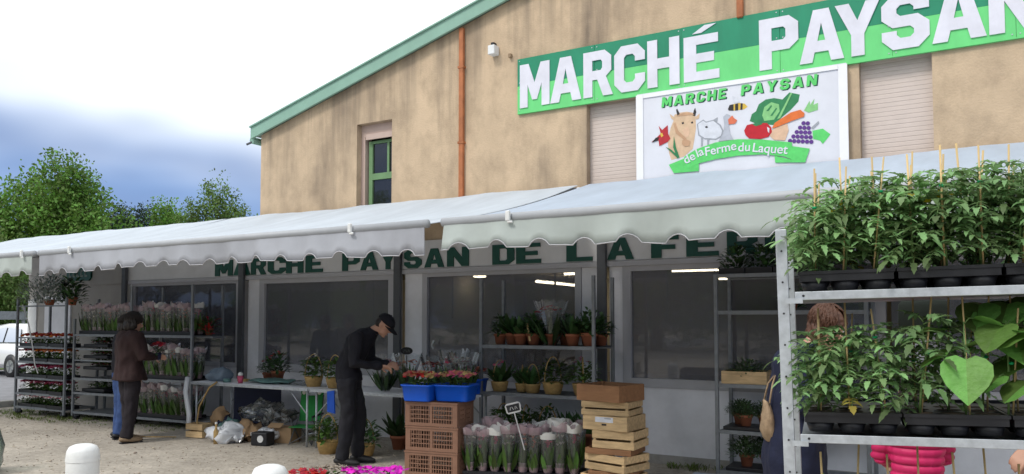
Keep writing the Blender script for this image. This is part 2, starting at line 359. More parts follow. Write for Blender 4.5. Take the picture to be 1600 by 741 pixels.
# ================================================================== SETTING
def grid_sheet(name, x0, x1, y0, y1, z, m):
    mb = MB(); mb.add([(x0, y0, z), (x1, y0, z), (x1, y1, z), (x0, y1, z)], [(0, 1, 2, 3)])
    return struct(mb.build(name, m))
grid_sheet('ground', -260, 120, -120, 260, 0, 'gravel')
grid_sheet('road', -27, -15.75, -60, 90, .004, 'asphalt')
kb = struct(MB().build('kerb', 'kerb'))
for i in range(30):
    k = MB().b2(-15.74, -15.56, -14 + i * .9, -14 + i * .9 + .885, -.05, .11); put('kerb_stone', k.mesh('kerb_stone', 'kerb', False), kb, .012)
gb = MB()      # grassy bank beyond the road
for i in range(26):
    for j in range(14):
        pass
NX, NY = 14, 40; vs_ = []
for i in range(NX + 1):
    for j in range(NY + 1):
        x = -27.2 - i * 5; y = -14 + j * 4
        vs_.append((x, y, .02 + min(1, i / 3) * 1.0 + .35 * i + .5 * noise.noise(V((x * .13, y * .13, 0))) * min(1, i / 2)))
gb.add(vs_, [(i * (NY + 1) + j, i * (NY + 1) + j + 1, (i + 1) * (NY + 1) + j + 1, (i + 1) * (NY + 1) + j) for i in range(NX) for j in range(NY)])
mat('bank_grass', (.075, .12, .028), .9, var=.35, vscale=.8, bump=.6, bscale=12); M['bankg'] = MATS['bank_grass']
struct(gb.build('grass_bank', 'bankg', smooth=True))

pb = MB()      # loose stones on the gravel
for i in range(3800):
    x = u(-14.5, -1.5); y = u(-6.5, -.15); r = u(.005, .014) if rng.random() < .95 else u(.014, .026)
    P = [V((u(.7, 1.2) * r * a, u(.7, 1.2) * r * b, u(.5, .9) * r * c)) for a, b, c in ((1, 0, 0), (0, 1, 0), (-1, 0, 0), (0, -1, 0), (0, 0, 1), (0, 0, -.6))]
    a = u(0, 6.3); rt = Matrix.Rotation(a, 3, 'Z')
    pb.add([rt @ p + V((x, y, r * .25)) for p in P], [(0, 1, 4), (1, 2, 4), (2, 3, 4), (3, 0, 4), (1, 0, 5), (2, 1, 5), (3, 2, 5), (0, 3, 5)])
mat('pebble', (.40, .34, .27), .9, island=.4, var=.15); M['pebble'] = MATS['pebble']
o = tag(pb.build('loose_stones', 'pebble', smooth=True), 'small loose stones scattered over the beige gravel ground', 'stones'); o['kind'] = 'stuff'
wb = MB()      # weeds
def tuft(x, y, n, h):
    for _ in range(n):
        a = u(0, 6.3); r = u(0, .07)
        wb.leaf((x + r * math.cos(a), y + r * math.sin(a), 0), (math.cos(a) * u(.2, .9), math.sin(a) * u(.2, .9), 1), h * u(.5, 1.2), .012, droop=.35, segs=2)
for i in range(150): tuft(u(-14.9, -12.3), u(-1.55, -.5), 9, .09)
for i in range(60): tuft(u(-12.4, -10), u(-1.35, -.6), 6, .06)
for i in range(55): tuft(u(-3.1, -1.2), u(-.28, -.03), 9, .11)
for i in range(40): tuft(u(-15.6, -14.9), u(-6, 2), 8, .1)
o = tag(wb.build('weeds', 'grassm'), 'sparse green weeds at the foot of the carts and the wall', 'weeds'); o['kind'] = 'stuff'
lb = MB()
for i in range(90):
    x = u(-6.4, -5.0); y = u(-4.3, -3.9) + (x + 5.7) * .25; a = u(0, 6.3); lb.leaf((x, y, .01), (math.cos(a), math.sin(a), u(-.05, .25)), u(.03, .06), .025, droop=.1, segs=2)
mat('dry_leaf', (.16, .085, .045), .8, island=.4); M['dryleaf'] = MATS['dry_leaf']
o = tag(lb.build('dry_leaves', 'dryleaf'), 'patch of dry brown leaves on the gravel', 'leaves'); o['kind'] = 'stuff'

# ================================================================== BUILDING
B = thing('market_building', 'ochre stucco gabled market hall with green roof edge and glazed shop front', 'building')
EX, EZ, SL = -9.66, 4.47, .266        # eave corner, roof slope
RX = 1.6; RZ = EZ + (RX - EX) * SL; X2 = RX * 2 - EX
def rect(x0, x1, z0, z1): return [(x0, z0), (x1, z0), (x1, z1), (x0, z1)]
UW = (-7.70, -7.06, 3.02, 4.39); S1 = (-4.08, -3.2, 3.0, 4.19); S2 = (-1.06, -.41, 3.0, 4.24)
wall = MB().prism([(EX, 2.24), (X2, 2.24), (X2, EZ), (RX, RZ), (EX, EZ)], [rect(*UW), rect(*S1), rect(*S2)], 0, .32)
wall.b2(EX, EX + .3, .321, 16, 2.95, EZ - .02); wall.b2(2.9, X2, .001, .32, 0, 2.238)
wall.build('wall', 'stucco', B)
# roof: sheets + green fascia with folded lip
rf = MB()
for a, b in (((EX - .12, EZ - .12 * SL), (RX, RZ)), ((RX, RZ), (X2 + .25, EZ - .25 * SL))):
    rf.add([(a[0], -.06, a[1] + .14), (b[0], -.06, b[1] + .14), (b[0], 16.2, b[1] + .14), (a[0], 16.2, a[1] + .14),
            (a[0], -.06, a[1] + .02), (b[0], -.06, b[1] + .02), (b[0], 16.2, b[1] + .02), (a[0], 16.2, a[1] + .02)],
           [(0, 1, 2, 3), (7, 6, 5, 4), (0, 4, 5, 1), (3, 2, 6, 7), (0, 3, 7, 4), (1, 5, 6, 2)])
roof = rf.build('roof', 'roofsheet', B)
fa = MB().prism([(EX - .13, EZ - .13 * SL - .025), (EX - .13, EZ - .13 * SL + .15), (RX, RZ + .15), (RX, RZ - .025)], (), -.10, -.062)
fa.prism([(RX + .002, RZ - .06), (RX + .002, RZ + .19), (X2 + .27, EZ - .27 * SL + .19), (X2 + .27, EZ - .27 * SL - .06)], (), -.10, -.062)
fa.build('fascia', 'fascia', roof)
li = MB().prism([(EX - .14, EZ - .14 * SL + .151), (EX - .14, EZ - .14 * SL + .17), (RX, RZ + .17), (RX, RZ + .151)], (), -.125, .2)
li.build('fascia_trim', 'fascia', roof)
MB().tube([(EX - .15, -.05, EZ - .07), (EX - .15, 16, EZ - .07)], .055, 10).build('gutter', 'fascia', roof)
MB().tube([(EX - .15, -.03, EZ - .09), (EX - .22, -.10, EZ - .14)], .018, 6).build('gutter_bracket', 'post', roof)
# pipes, little boxes
p = MB().b2(-5.905, -5.835, -.055, -.002, 2.62, 5.44); p.build('downpipe', 'rust', B, bevel=.012)
for z in (2.9, 3.9, 4.9): MB().b2(-5.915, -5.825, -.06, -.0, z, z + .03).build('pipe_clamp', 'rust', B)
MB().b2(-2.265, -2.195, -.055, -.002, 4.86, 6.9).build('downpipe', 'rust', B, bevel=.012)
fl = MB().b2(-5.41, -5.31, -.12, -.002, 4.98, 5.10).build('floodlight', 'white', B, bevel=.01)
MB().b2(-5.375, -5.33, -.10, -.03, 5.102, 5.135).build('lamp_bracket', 'black', fl)
MB().b2(-5.15, -5.11, -.05, -.002, 4.92, 4.97).build('cable_box', 'tan', B, bevel=.006)
# upper window
uw = MB().b2(UW[0] + .002, UW[0] + .07, .10, .24, UW[2], UW[3] - .002).b2(UW[0] + .072, UW[1] - .002, .10, .24, 4.22, 4.388).b2(UW[0] + .10, UW[1] - .002, .075, .099, 4.17, 4.25)
win = uw.build('window', 'winbox', B)
g = MB().b2(-7.60, -7.535, .15, .21, 3.02, 4.16).b2(-7.534, -7.062, .15, .21, 3.60, 3.69).b2(-7.27, -7.235, .155, .205, 3.692, 4.16).b2(-7.10, -7.062, .152, .208, 3.02, 3.598).b2(-7.534, -7.062, .152, .208, 4.12, 4.16)
g.build('window_frame', 'greenframe', win)
for x0, x1, z0, z1 in ((-7.53, -7.272, 3.692, 4.118), (-7.233, -7.064, 3.692, 4.118), (-7.53, -7.102, 3.022, 3.598)):
    MB().b2(x0, x1, .175, .181, z0, z1).build('pane', 'wglass', win)
MB().b2(-7.7, -7.06, .3, .33, 3.0, 4.4).build('blind', 'black', win)
# roller shutters: real slats, joined (two pixels each)
for S in (S1, S2):
    sb = MB(); n = int((S[3] - S[2]) / .045)
    for i in range(n):
        z = S[2] + i * .045; sb.prism([(0, z), (0, z + .0435), (.0018, z + .038), (.0018, z + .005)], (), 0, 1, fn=lambda p, S=S: V((S[0] + .002 + p.y * (S[1] - S[0] - .004), .10 - p.x, p.z)))
    s_ = sb.build('roller_shutter', 'shutter', B); s_['kind'] = 'stuff'
    MB().b2(S[0] + .001, S[1] - .001, .115, .14, S[2], S[3]).build('shutter_backing', 'shutter', s_)
# annexe (low part left of the hall)
MB().b2(-16.2, EX - .001, .06, .3, 2.62, 3.12).b2(-16.2, -12.98, .06, .3, 0, 2.618).b2(-16.2, -12.9, .04, .3, 2.24, 2.617).build('annexe_wall', 'dwall', B)
MB().b2(-16.3, EX - .001, .02, 8, 3.121, 3.2).build('annexe_roof', 'roofsheet', B)
MB().b2(-15.6, -14.75, .03, .058, .02, 2.05).build('annexe_door', 'wpanel', B)
MB().b2(-16.19, -15.9, .035, .058, .02, 2.0).build('annexe_door', 'white', B)

# shop front ------------------------------------------------------
for x0, x1 in ((-12.89, EX - .002), (EX, 2.9)):
    MB().b2(x0, x1, -.035, .2, 2.285, 2.66).build('fascia_board', 'band', B)
MB().b2(-12.89, 2.9, -.06, .15, 2.22, 2.28).build('lintel', 'wframe', B)
for x in (-12.92, -9.95, -6.87, -3.85, -.75): MB().b2(x - .055, x + .055, -.115, -.064, 0, 2.75).build('post', 'post', B, bevel=.006)
def shop_window(x0, x1, z0, z1, fw=.07):
    f = MB().b2(x0, x0 + fw, -.03, .06, z0, z1).b2(x1 - fw, x1, -.03, .06, z0, z1).b2(x0 + fw, x1 - fw, -.03, .06, z0, z0 + fw).b2(x0 + fw, x1 - fw, -.03, .06, z1 - fw * .6, z1)
    o = f.build('shop_window', 'wframe', B)
    MB().b2(x0 + fw + .001, x1 - fw - .001, .01, .016, z0 + fw + .001, z1 - fw * .6 - .001).build('pane', 'glass', o)
    for fx in (.18, .83):   # thin hanging blind cords behind the glass
        x = x0 + (x1 - x0) * fx; MB().b2(x - .012, x + .012, .07, .078, z1 - .6, z1 - .06).build('blind_cord', 'chalk', o)
    return o
def panel(x0, x1, z0, z1, y0=-.012): MB().b2(x0, x1, y0, .1, z0, z1).build('wall_panel', 'wpanel', B)
# bays
shop_window(-12.8, -10.07, .86, 2.219); panel(-12.86, -10.01, .0, .858); panel(-12.862, -12.802, .86, 2.219); panel(-10.068, -10.008, .86, 2.219)
shop_window(-9.62, -6.97, .83, 2.219, .11); panel(-9.88, -6.93, 0, .828); panel(-9.88, -9.622, .83, 2.219); panel(-6.968, -6.93, .83, 2.219)
panel(-6.80, -6.502, 0, 2.219); shop_window(-6.5, -4.15, .83, 2.219, .08); panel(-6.5, -4.148, 0, .828); panel(-4.146, -3.91, 0, 2.219)
panel(-3.79, -3.622, 0, 2.219); shop_window(-3.62, -.86, .84, 2.219, .10); panel(-3.62, -.81, 0, .838)
panel(-.69, -.5, 0, 2.219); shop_window(-.498, 2.8, .84, 2.219, .10); panel(-.498, 2.9, 0, .838)
MB().b2(-3.62, -.81, -.03, -.0125, .0, .10).build('plinth', 'kerb', B)
# door pull seen on the glazed bay
MB().tube([(-6.30, -.05, 1.22), (-6.30, -.075, 1.27), (-6.29, -.05, 1.33)], .012, 6).build('door_pull', 'white', B)
# interior of the hall
MB().b2(-16.1, 8, 14.0, 14.2, 0, 3.0).b2(7.8, 8, .35, 13.99, 0, 3.0).b2(-16.1, -15.9, .35, 13.99, 0, 3.0).b2(-10.6, -10.4, 5, 9, 0, 2.95).build('interior_wall', 'inwall', B)
MB().b2(-15.89, 7.79, .33, 13.99, .004, .02).build('interior_floor', 'infloor', B)
MB().b2(-15.89, 7.79, .33, 13.99, 2.86, 2.9).build('ceiling', 'inwall', B)
def tubelamp(a, b, label):
    a, b = V(a), V(b); t = thing('fluorescent_lamp', label, 'lamp', a, 0, 'lamps in the hall')
    d = b - a; MB().tube([(0, 0, 0), d], .03, 8).build('tube', 'tube_light', t)
    MB().tube([V((0, 0, .05)) - d * .01, d * 1.01 + V((0, 0, .05))], .028, 4).build('holder', 'white', t)
    for k in (.15, .85): MB().tube([d * k + V((0, 0, .07)), d * k + V((0, 0, .28))], .006, 4).build('rod', 'white', t)
tubelamp((-10.1, 9.6, 2.6), (-10.35, 13.2, 2.6), 'long lit fluorescent tube inside the glazed bay behind the plant rack')
tubelamp((-7.9, 6.9, 2.6), (-7.3, 6.9, 2.6), 'short lit fluorescent tube high above the long one in the plant rack bay')
tubelamp((-5.5, 7.0, 2.6), (-4.4, 7.1, 2.6), 'lit fluorescent tube inside the window to the right of the wooden crates')
tubelamp((-5.6, 10.6, 2.6), (-5.2, 10.7, 2.6), 'small dim fluorescent tube deeper inside the rightmost window')
for x, y, l in ((-11.07, 6.2, 'small round ceiling lamp glowing left in the bay behind the bouquets'), (-10.03, 6.8, 'small round ceiling lamp glowing next to the rack post')):
    t = thing('ceiling_lamp', l, 'lamp', (x, y, 2.6), 0, 'lamps in the hall')
    MB().lathe([(.02, -.03), (.14, -.02), (.15, .01), (.1, .03)], 14).build('globe', 'tube_light', t, True); MB().lathe([(.16, .035), (.16, .06), (.03, .08), (.03, .26)], 12).build('holder', 'white', t)

# ================================================================== SIGNS
GL = {
 'M': (.95, [(0, 0), (0, 1), (.28, 1), (.475, .55), (.67, 1), (.95, 1), (.95, 0), (.70, 0), (.70, .52), (.55, .16), (.40, .16), (.25, .52), (.25, 0)], []),
 'A': (.9, [(0, 0), (.29, 1), (.61, 1), (.9, 0), (.64, 0), (.59, .19), (.31, .19), (.26, 0)], [[(.37, .4), (.53, .4), (.45, .74)]]),
 'R': (.82, [(0, 0), (0, 1), (.6, 1), (.78, .86), (.78, .54), (.63, .42), (.82, 0), (.55, 0), (.39, .37), (.25, .37), (.25, 0)], [[(.25, .57), (.25, .8), (.49, .8), (.53, .75), (.53, .62), (.49, .57)]]),
 'C': (.78, [(.18, 0), (0, .18), (0, .82), (.18, 1), (.6, 1), (.78, .82), (.78, .64), (.53, .64), (.53, .74), (.47, .8), (.31, .8), (.25, .74), (.25, .26), (.31, .2), (.47, .2), (.53, .26), (.53, .36), (.78, .36), (.78, .18), (.6, 0)], []),
 'H': (.8, [(0, 0), (0, 1), (.25, 1), (.25, .6), (.55, .6), (.55, 1), (.8, 1), (.8, 0), (.55, 0), (.55, .38), (.25, .38), (.25, 0)], []),
 'E': (.7, [(0, 0), (0, 1), (.68, 1), (.68, .8), (.25, .8), (.25, .6), (.6, .6), (.6, .4), (.25, .4), (.25, .2), (.7, .2), (.7, 0)], []),
 'P': (.78, [(0, 0), (0, 1), (.6, 1), (.78, .85), (.78, .5), (.6, .35), (.25, .35), (.25, 0)], [[(.25, .55), (.25, .8), (.48, .8), (.53, .75), (.53, .6), (.48, .55)]]),
 'Y': (.86, [(.305, 0), (.305, .4), (0, 1), (.27, 1), (.43, .66), (.59, 1), (.86, 1), (.555, .4), (.555, 0)], []),
 'S': (.78, [(.18, 0), (0, .18), (0, .34), (.25, .34), (.25, .26), (.31, .2), (.47, .2), (.53, .26), (.53, .34), (.47, .4), (.18, .4), (0, .56), (0, .82), (.18, 1), (.6, 1), (.78, .82), (.78, .68), (.53, .68), (.53, .74), (.47, .8), (.31, .8), (.25, .74), (.25, .66), (.31, .6), (.6, .6), (.78, .44), (.78, .18), (.6, 0)], []),
 'N': (.82, [(0, 0), (0, 1), (.26, 1), (.57, .45), (.57, 1), (.82, 1), (.82, 0), (.56, 0), (.25, .55), (.25, 0)], []),
 'D': (.78, [(0, 0), (0, 1), (.58, 1), (.78, .8), (.78, .2), (.58, 0)], [[(.25, .2), (.25, .8), (.48, .8), (.53, .74), (.53, .26), (.48, .2)]]),
 'L': (.66, [(0, 0), (0, 1), (.25, 1), (.25, .2), (.66, .2), (.66, 0)], []),
 'F': (.66, [(0, 0), (0, 1), (.66, 1), (.66, .8), (.25, .8), (.25, .58), (.58, .58), (.58, .38), (.25, .38), (.25, 0)], []),
}
def glyph(mb, ch, x0, x1, z0, z1, y0, y1, sh=0):
    wd, o, hs = GL[ch]; f = lambda p: (x0 + p[0] / wd * (x1 - x0) + sh * p[1], z0 + p[1] * (z1 - z0))
    return mb.prism([f(p) for p in o], [[f(p) for p in h] for h in hs], y0, y1)

# the long green banner sign
t = thing('banner_sign', 'long green two-tone sign with big white letters MARCHÉ PAYSAN on the ochre wall', 'sign', (-5.02, -.03, 4.19))
for k, (a, b) in enumerate(((0, 1.06), (1.063, 2.13), (2.133, 3.2), (3.203, 4.27), (4.273, 5.3), (5.303, 6.2))):
    dz = .003 * math.sin(k * 2.3)
    p_ = MB().b2(a, b, dz, .028, .34, .685).build('dark_green_panel', 'sgreen', t); MB().b2(a, b, dz, .028, 0, .338).build('light_green_panel', 'slime', t)
    for x in (a + .03, b - .03):
        for z in (.03, .30, .38, .655): MB().tube([(x, dz - .004, z), (x, dz - .0005, z)], .007, 6).build('screw', 'galv', p_)
MB().b2(0, 6.2, -.004, .03, -.014, -.001).build('trim', 'slime', t)
BIG = [('M', -4.98, -4.56), ('A', -4.55, -4.13), ('R', -4.10, -3.72), ('C', -3.70, -3.32), ('H', -3.29, -2.91), ('E', -2.86, -2.46), ('P', -2.03, -1.63), ('A', -1.62, -1.19), ('Y', -1.27, -.85), ('S', -.84, -.42), ('A', -.40, .05), ('N', .07, .48)]
for ch, a, b in BIG:
    top = .60 if ch != 'E' or a > -2 else .56
    glyph(MB(), ch, a + 5.02, b + 5.02, .055, top, -.012, -.002).build('letter', 'sletter', t)
MB().prism([(2.26, .585), (2.40, .665), (2.53, .665), (2.36, .585)], (), -.012, -.002).build('accent', 'sletter', t)

# lettering on the shop-front board
t = thing('shop_lettering', 'dark green block letters MARCHE PAYSAN DE LA FERME along the shop-front board', 'sign', (-10.62, -.036, 2.295))
BD = [('M', -10.62, -10.21), ('A', -10.19, -9.81), ('R', -9.79, -9.46), ('C', -9.42, -9.05), ('H', -9.03, -8.68), ('E', -8.63, -8.29), ('P', -7.91, -7.59), ('A', -7.57, -7.25), ('Y', -7.21, -6.94), ('S', -6.79, -6.5), ('A', -6.45, -6.13), ('N', -6.08, -5.74), ('D', -5.38, -5.06), ('E', -5.03, -4.68), ('L', -4.33, -3.99), ('A', -3.80, -3.47), ('F', -3.26, -2.94), ('E', -2.85, -2.49), ('R', -2.40, -2.06), ('M', -2.0, -1.6), ('E', -1.54, -1.2)]
for ch, a, b in BD: glyph(MB(), ch, a + 10.62, b + 10.62, 0, .25, -.018, -.001).build('letter', 'letter', t)

# small dark green sign far left (its pale writing cannot be read: worn strokes only)
t = thing('wall_sign', 'small dark green rounded sign with worn pale letters above the left carts', 'sign', (-14.84, .0, 2.32))
MB().prism([(.05, 0), (.70, 0), (.76, .06), (.76, .21), (.70, .27), (.05, .27), (0, .22), (0, .05)], (), .0, .036).build('plate', 'letter', t)
for i in range(5):
    x = .08 + i * .125; MB().prism([(x, .07), (x, .20), (x + .085, .20), (x + .085, .17), (x + .03, .17), (x + .03, .10), (x + .085, .10), (x + .085, .07)], (), -.006, -.001).build('letter', 'signgrey', t)

# the painted board
t = thing('painted_board', 'white painted board with farm animals, vegetables and green ribbon under the green sign', 'sign', (-3.41, -.062, 3.0))
MB().b2(0, 2.24, 0, .03, 0, 1.185).build('board', 'sboard', t)
MB().b2(-.01, .075, -.012, -.001, 0, 1.172).b2(2.165, 2.25, -.012, -.001, 0, 1.172).b2(.077, 2.163, -.012, -.001, 1.13, 1.172).build('board_frame', 'sframe', t)
for nm, c in dict(hide=(.62, .44, .29), hide2=(.50, .30, .18), horn=(.02, .018, .02), outline=(.32, .34, .38), gooseg=(.42, .44, .50), beakc=(.66, .16, .08), yellow=(.62, .42, .06), cab=(.025, .20, .075), cabl=(.22, .52, .20), tom=(.48, .008, .02), car=(.66, .15, .03), gourd=(.66, .44, .30), grapec=(.10, .03, .22), ribc=(.10, .58, .14), lilyc=(.42, .02, .03), paleline=(.62, .64, .70)).items():
    M['p_' + nm] = mat('paint_' + nm, c, .5, var=.16, vscale=14)
PO = [
 ('cow', 'p_hide', [(0.443, 0.692), (0.504, 0.708), (0.584, 0.709), (0.663, 0.686), (0.686, 0.637), (0.689, 0.512), (0.667, 0.376), (0.65, 0.285), (0.547, 0.21), (0.402, 0.186), (0.378, 0.267), (0.363, 0.395), (0.397, 0.548), (0.431, 0.623)], 0),
 ('cow_horn', 'p_horn', [(0.479, 0.672), (0.464, 0.744), (0.476, 0.758), (0.504, 0.7), (0.507, 0.668)], 1),
 ('cow_horn', 'p_horn', [(0.654, 0.656), (0.666, 0.709), (0.682, 0.738), (0.694, 0.69), (0.681, 0.645)], 1),
 ('cow_ear', 'p_hide', [(0.442, 0.668), (0.388, 0.71), (0.407, 0.657), (0.436, 0.63)], 1),
 ('cow_ear', 'p_hide', [(0.686, 0.637), (0.733, 0.669), (0.724, 0.616), (0.693, 0.605)], 1),
 ('cow_brow', 'p_hide2', [(0.463, 0.675), (0.54, 0.70), (0.62, 0.695), (0.675, 0.66), (0.60, 0.668), (0.53, 0.668)], 2),
 ('cow_muzzle', 'p_gourd', [(0.534, 0.508), (0.598, 0.539), (0.621, 0.49), (0.604, 0.429), (0.565, 0.419)], 1),
 ('cow_eye', 'p_horn', [(0.525, 0.592), (0.548, 0.600), (0.555, 0.580), (0.535, 0.573)], 1),
 ('cow_eye', 'p_horn', [(0.632, 0.585), (0.652, 0.592), (0.66, 0.572), (0.64, 0.567)], 1),
 ('cow_collar', 'p_hide2', [(0.43, 0.591), (0.455, 0.604), (0.486, 0.506), (0.58, 0.409), (0.564, 0.387), (0.461, 0.478)], 2),
 ('cow_bell', 'p_hide2', [(0.533, 0.391), (0.572, 0.405), (0.624, 0.373), (0.614, 0.32), (0.556, 0.323), (0.529, 0.352)], 3),
 ('lily_petal', 'p_lilyc', [(0.259, 0.589), (0.3, 0.537), (0.365, 0.584), (0.369, 0.489), (0.396, 0.43), (0.363, 0.395), (0.298, 0.371), (0.265, 0.358), (0.257, 0.423), (0.175, 0.416), (0.25, 0.471), (0.283, 0.499)], 3),
 ('lily_shadow', 'p_horn', [(0.175, 0.408), (0.225, 0.458), (0.266, 0.461), (0.249, 0.424)], 4),
 ('lily_heart', 'p_yellow', [(0.275, 0.50), (0.30, 0.505), (0.315, 0.47), (0.29, 0.455)], 4),
 ('lily_leaf', 'p_cab', [(0.474, 0.194), (0.428, 0.325), (0.437, 0.449), (0.46, 0.321), (0.499, 0.207)], 4),
 ('lily_leaf', 'p_cab', [(0.467, 0.211), (0.339, 0.342), (0.403, 0.304), (0.483, 0.225)], 5),
 ('sheep', 'p_outline', [(0.700, 0.556), (0.771, 0.597), (0.802, 0.570), (0.886, 0.580), (0.963, 0.515), (0.994, 0.446), (0.975, 0.379), (0.907, 0.353), (0.784, 0.375), (0.714, 0.425)], 0),
 ('sheep_wool', 'p_paleline', [(0.712, 0.552), (0.771, 0.583), (0.802, 0.556), (0.884, 0.567), (0.948, 0.508), (0.978, 0.446), (0.962, 0.392), (0.907, 0.368), (0.784, 0.390), (0.728, 0.433)], 1),
 ('sheep_eye', 'p_horn', [(0.79, 0.515), (0.815, 0.52), (0.825, 0.50), (0.80, 0.498)], 2),
 ('sheep_ear', 'p_outline', [(0.886, 0.58), (0.932, 0.60), (0.924, 0.55)], 2),
 ('sheep_leg', 'p_outline', [(0.745, 0.40), (0.768, 0.387), (0.76, 0.303), (0.744, 0.305)], 2),
 ('sheep_leg', 'p_outline', [(0.812, 0.375), (0.838, 0.372), (0.829, 0.311), (0.814, 0.305)], 2),
 ('goose', 'p_gooseg', [(0.993, 0.597), (1.031, 0.625), (1.069, 0.602), (1.072, 0.541), (1.052, 0.498), (1.066, 0.405), (1.103, 0.333), (0.937, 0.337), (0.991, 0.414), (1.003, 0.519)], 3),
 ('goose_beak', 'p_beakc', [(1.046, 0.56), (1.091, 0.599), (1.109, 0.567), (1.143, 0.54), (1.12, 0.505), (1.052, 0.506)], 4),
 ('bee_body', 'p_yellow', [(1.044, 0.674), (1.078, 0.719), (1.167, 0.725), (1.226, 0.709), (1.255, 0.671), (1.218, 0.65), (1.122, 0.648), (1.054, 0.657)], 0),
 ('bee_stripe', 'p_horn', [(1.123, 0.721), (1.155, 0.722), (1.154, 0.647), (1.122, 0.648)], 1),
 ('bee_stripe', 'p_horn', [(1.182, 0.72), (1.204, 0.715), (1.199, 0.648), (1.178, 0.648)], 1),
 ('bee_head', 'p_horn', [(1.044, 0.674), (1.063, 0.717), (1.105, 0.72), (1.104, 0.649), (1.054, 0.657)], 1),
 ('bee_wing', 'p_paleline', [(1.108, 0.733), (1.094, 0.811), (1.146, 0.788), (1.175, 0.729)], 1),
 ('cabbage', 'p_cab', [(1.275, 0.515), (1.298, 0.587), (1.342, 0.611), (1.372, 0.682), (1.445, 0.723), (1.531, 0.726), (1.615, 0.699), (1.686, 0.763), (1.789, 0.726), (1.774, 0.655), (1.697, 0.578), (1.612, 0.516), (1.526, 0.439), (1.412, 0.468), (1.326, 0.486)], 0),
 ('cabbage_heart', 'p_cabl', [(1.406, 0.558), (1.429, 0.644), (1.501, 0.686), (1.579, 0.653), (1.585, 0.578), (1.527, 0.498), (1.427, 0.496)], 1),
 ('cabbage_vein', 'p_cab', [(1.45, 0.60), (1.50, 0.655), (1.51, 0.645), (1.47, 0.595)], 2), ('cabbage_vein', 'p_cab', [(1.49, 0.545), (1.55, 0.62), (1.56, 0.61), (1.51, 0.54)], 2),
 ('leek_leaf', 'p_cabl', [(1.56, 0.50), (1.70, 0.755), (1.715, 0.75), (1.59, 0.505)], 2),
 ('tomato', 'p_tom', [(1.215, 0.418), (1.245, 0.474), (1.34, 0.484), (1.455, 0.47), (1.497, 0.42), (1.504, 0.368), (1.467, 0.321), (1.381, 0.308), (1.265, 0.329), (1.229, 0.371)], 3),
 ('tomato_shine', 'p_paleline', [(1.455, 0.43), (1.48, 0.41), (1.475, 0.36), (1.462, 0.38)], 4),
 ('tomato_stalk', 'p_cab', [(1.30, 0.478), (1.34, 0.45), (1.40, 0.462), (1.41, 0.478), (1.35, 0.488)], 4),
 ('gourd', 'p_gourd', [(1.497, 0.383), (1.554, 0.413), (1.66, 0.437), (1.673, 0.362), (1.636, 0.264), (1.524, 0.284), (1.482, 0.326)], 2),
 ('carrot', 'p_car', [(1.504, 0.405), (1.534, 0.46), (1.697, 0.549), (1.794, 0.565), (1.834, 0.523), (1.827, 0.488), (1.709, 0.46), (1.554, 0.413)], 5),
 ('carrot_top', 'p_cabl', [(1.828, 0.553), (1.884, 0.647), (1.89, 0.603), (1.932, 0.662), (1.92, 0.599), (1.965, 0.614), (1.963, 0.542), (1.875, 0.525)], 1),
 ('grape_leaf', 'p_ribc', [(1.906, 0.334), (2.007, 0.343), (2.079, 0.277), (2.045, 0.232), (2.004, 0.186), (1.978, 0.225), (1.914, 0.247)], 1),
 ('grape_stalk', 'p_outline', [(1.893, 0.364), (1.968, 0.427), (1.974, 0.404), (1.915, 0.347)], 2),
 ('ribbon_end', 'p_ribc', [(0.377, 0.134), (0.554, 0.186), (0.569, 0.091), (0.719, 0.115), (0.718, 0.031), (0.433, 0.034)], 6),
 ('ribbon_end', 'p_ribc', [(1.700, 0.197), (1.879, 0.15), (1.832, 0.014), (1.534, 0.041), (1.528, 0.115), (1.702, 0.053)], 6),
 ('ribbon', 'p_ribc', [(0.554, 0.202), (0.689, 0.273), (0.906, 0.325), (1.147, 0.332), (1.41, 0.298), (1.705, 0.234), (1.702, 0.046), (1.689, 0.062), (1.62, 0.098), (1.407, 0.142), (1.145, 0.155), (0.904, 0.142), (0.719, 0.115), (0.569, 0.06)], 7),
]
for nm, m_, pts, lv in PO:
    MB().prism([(a, b + .2) for a, b in pts], (), -.0016 * (lv + 1), -.0004 - .0016 * lv * .9).build(nm, m_, t)
for i in range(22):     # grapes, one disc each
    r_ = i % 6; row = [6, 5, 4, 3, 2, 2]
k = 0
for r_, n_ in enumerate((6, 5, 4, 3, 2)):
    for c_ in range(n_):
        x = 1.685 + c_ * .042 + r_ * .034; z = .255 + r_ * .042 - c_ * .007
        MB().prism([(x + .021 * math.cos(a * PI / 5), z + .2 + .021 * math.sin(a * PI / 5)) for a in range(10)], (), -.006 - .0004 * (k % 3), -.001).build('grape', 'p_grapec', t); k += 1
# board lettering
def word(txt, x, z, size, gap, sh, wsc, shadow=True):
    for ch in txt:
        if ch == ' ': x += size * .55; continue
        wd = GL[ch][0] * size * wsc
        if shadow: glyph(MB(), ch, x + .012, x + .012 + wd, z - .008, z + size - .008, -.003, -.0005, sh).build('letter_shadow', 'letter', t)
        glyph(MB(), ch, x, x + wd, z, z + size, -.009, -.004, sh).build('letter', 'p_ribc', t); x += wd + gap
word('MARCHE', .295, .995, .112, .028, .012, 1.06); word('PAYSAN', 1.185, 1.0, .112, .032, .012, 1.08)
def flat_text(s, size, mname, parent, loc, ang, off=.0015, nm='lettering'):
    cu = bpy.data.curves.new('txt', 'FONT'); cu.body = s; cu.size = size; cu.offset = off; cu.extrude = .0015; cu.align_x = 'CENTER'
    to = bpy.data.objects.new('txt', cu); sc.collection.objects.link(to); dg = bpy.context.evaluated_depsgraph_get()
    me = bpy.data.meshes.new_from_object(to.evaluated_get(dg)); bpy.data.objects.remove(to); me.materials.clear(); me.materials.append(M[mname])
    return put(nm, me, parent, 0, loc, (PI / 2, -ang, 0))
